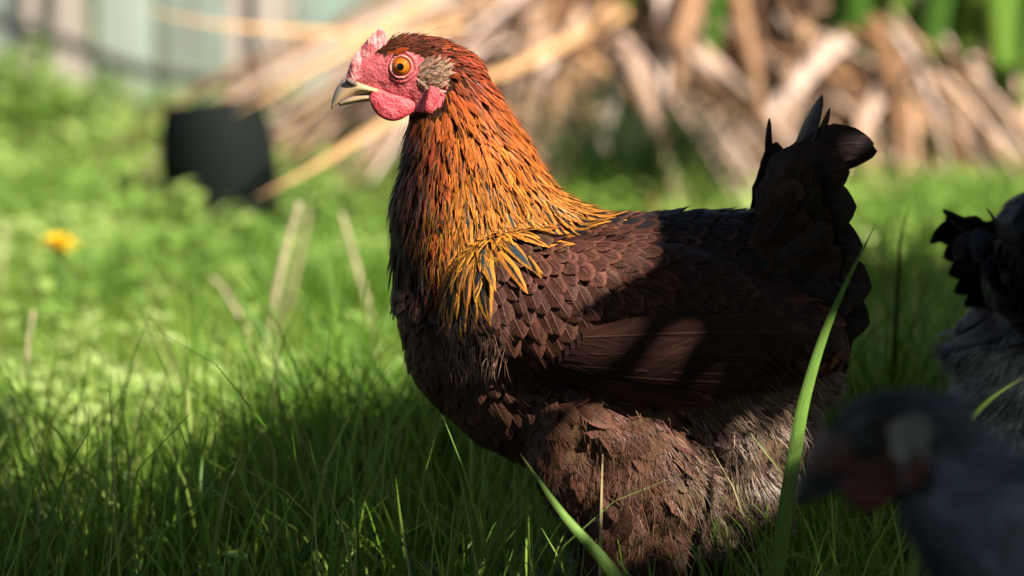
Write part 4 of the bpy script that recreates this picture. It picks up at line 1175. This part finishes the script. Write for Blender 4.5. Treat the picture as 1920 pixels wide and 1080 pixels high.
for k in range(4200):                       # extra crown leaves added overhead to block sky light
    c = Vector((random.uniform(-1.7,1.6), random.uniform(-2.4,1.2), random.uniform(1.5,2.6)))
    r = random.uniform(.045,.07)
    if litnear(ab(c), r+.03) > r+.015: upper.append((c, r))
print('shade leaves', len(leaves))
M_TLEAF = leafmat('tree_leaf', [(0,(.03,.07,.012)),(1,(.07,.14,.022))], .45, .12)
V=[]; F=[]; U=[]
for c, r in leaves + upper:
    nn = (SUN + Vector((random.gauss(0,.18), random.gauss(0,.18), random.gauss(0,.18)))).normalized()
    t0 = (nn.orthogonal()).normalized(); th = random.uniform(0, 6.28); a1 = (t0*math.cos(th) + nn.cross(t0)*math.sin(th)).normalized(); b1 = nn.cross(a1); i0 = len(V); rn = random.random(); m = 14
    V.append(c - nn*r*.06); U.append((0,.5,rn))
    for k in range(m):
        ang = 2*math.pi*k/m; rr = r*(1.0 + (.16 if k == 0 else 0))
        V.append(c + a1*math.cos(ang)*rr*1.05 + b1*math.sin(ang)*rr*.97 + nn*r*.05*abs(math.sin(ang))); U.append((math.sin(ang), .5+.5*math.cos(ang), rn))
    for k in range(m): F.append((i0, i0+1+k, i0+1+(k+1)%m))
tb = Vector((1.55, -1.25, 0)); tree = tag(empty('tree', tb), 'broad-leaved tree standing beyond the picture edge, its crown shading the hens', 'tree')
tag(link('crown', mesh_from('crown', V, F, True, {'fuv': ('FLOAT_VECTOR', U)}), M_TLEAF, tree), kind='stuff')
Mbk = NT('bark'); nb = Mbk.noise(Mbk.obj(), 30, 4); Mbk.set(Base_Color=Mbk.mix(nb, (.05,.035,.025,1), (.16,.12,.09,1)), Roughness=.9); Mbk.bump(nb, .7, .01)
fork = tb + Vector((-.06, .02, 1.0)); P = smooth_path([tb+Vector((.03,0,-.05)), tb+Vector((0,.01,.35)), tb+Vector((-.05,0,.7)), fork], 5)
Vt, Ft = tube(P, [.075-.03*i/len(P) + (.03 if i == 0 else 0) for i in range(len(P))], 14); link('trunk', mesh_from('trunk', Vt, Ft), Mbk.m, tree)
cl = [c for c, r in leaves if r > .04]; random.shuffle(cl); hubs = []
for c in cl:
    if all((c-h).length > .36 for h in hubs): hubs.append(c)
Vl=[]; Fl=[]; used=[]
for h in hubs:
    best = None
    for tr in range(30):
        mid = fork.lerp(h, .5) + Vector((random.gauss(0,.15), random.gauss(0,.15), random.uniform(.05,.5)))
        P = smooth_path([fork, mid, h], 6); sc = min(litnear(ab(p), .06) for p in P)
        if best is None or sc > best[0]: best = (sc, P)
    sc, P = best
    if sc < .012: continue
    used.append(h)
    P = P; Vt, Ft = tube(P, [.016*(1-.75*i/len(P))+.002 for i in range(len(P))], 7)
    link('limb', mesh_from('limb', Vt, Ft), Mbk.m, tree)
for c, r in leaves:
    h = min(used, key=lambda g: (g-c).length)
    if (h-c).length > .7 or min(litnear(ab(h.lerp(c, k/12)), .04) for k in range(13)) < .006: continue
    Vt, Ft = tube([h, h.lerp(c,.5)+Vector((0,0,.02)), c], [.0022,.0016,.0012], 4, caps=False); o = len(Vl); Vl += Vt; Fl += [tuple(i+o for i in f) for f in Ft]
tag(link('twigs', mesh_from('twigs', Vl, Fl), Mbk.m, tree), kind='stuff')

# ---- unseen clipped greenery added behind the camera to block low sky and deepen shade
def added_hedge(x0, x1, y0, y1, h, label):
    root = tag(empty('added_hedge', ((x0+x1)/2, (y0+y1)/2, 0)), label, 'added_hedge')
    link('core', boxm('core', x0+.1, x1-.1, y0+.1, y1-.1, -.02, h-.1), M_SHADEGREEN, root)
    n = int(900*((x1-x0)*h + (y1-y0)*h + (x1-x0)*(y1-y0)))
    P = rng.random((n,3)); ax_ = rng.integers(0,3,n); sd = rng.integers(0,2,n)
    for i in range(n): P[i, ax_[i]] = 1.0 if ax_[i] == 2 else float(sd[i])
    P = np.array([x0, y0, 0]) + P*np.array([x1-x0, y1-y0, h]) + rng.normal(0,.03,(n,3))
    V, F, at = leaf_cards(P, rng.uniform(.03,.06,n), rng.uniform(1.2,1.8,n), .9, rng.random(n))
    tag(link('leaves', mesh_from('leaves', V, F, True, at), M_TLEAF, root), kind='stuff')
added_hedge(-2.0, 3.2, -5.6, -4.9, 2.3, 'unseen wall of clipped greenery added behind the camera to block low sky light')
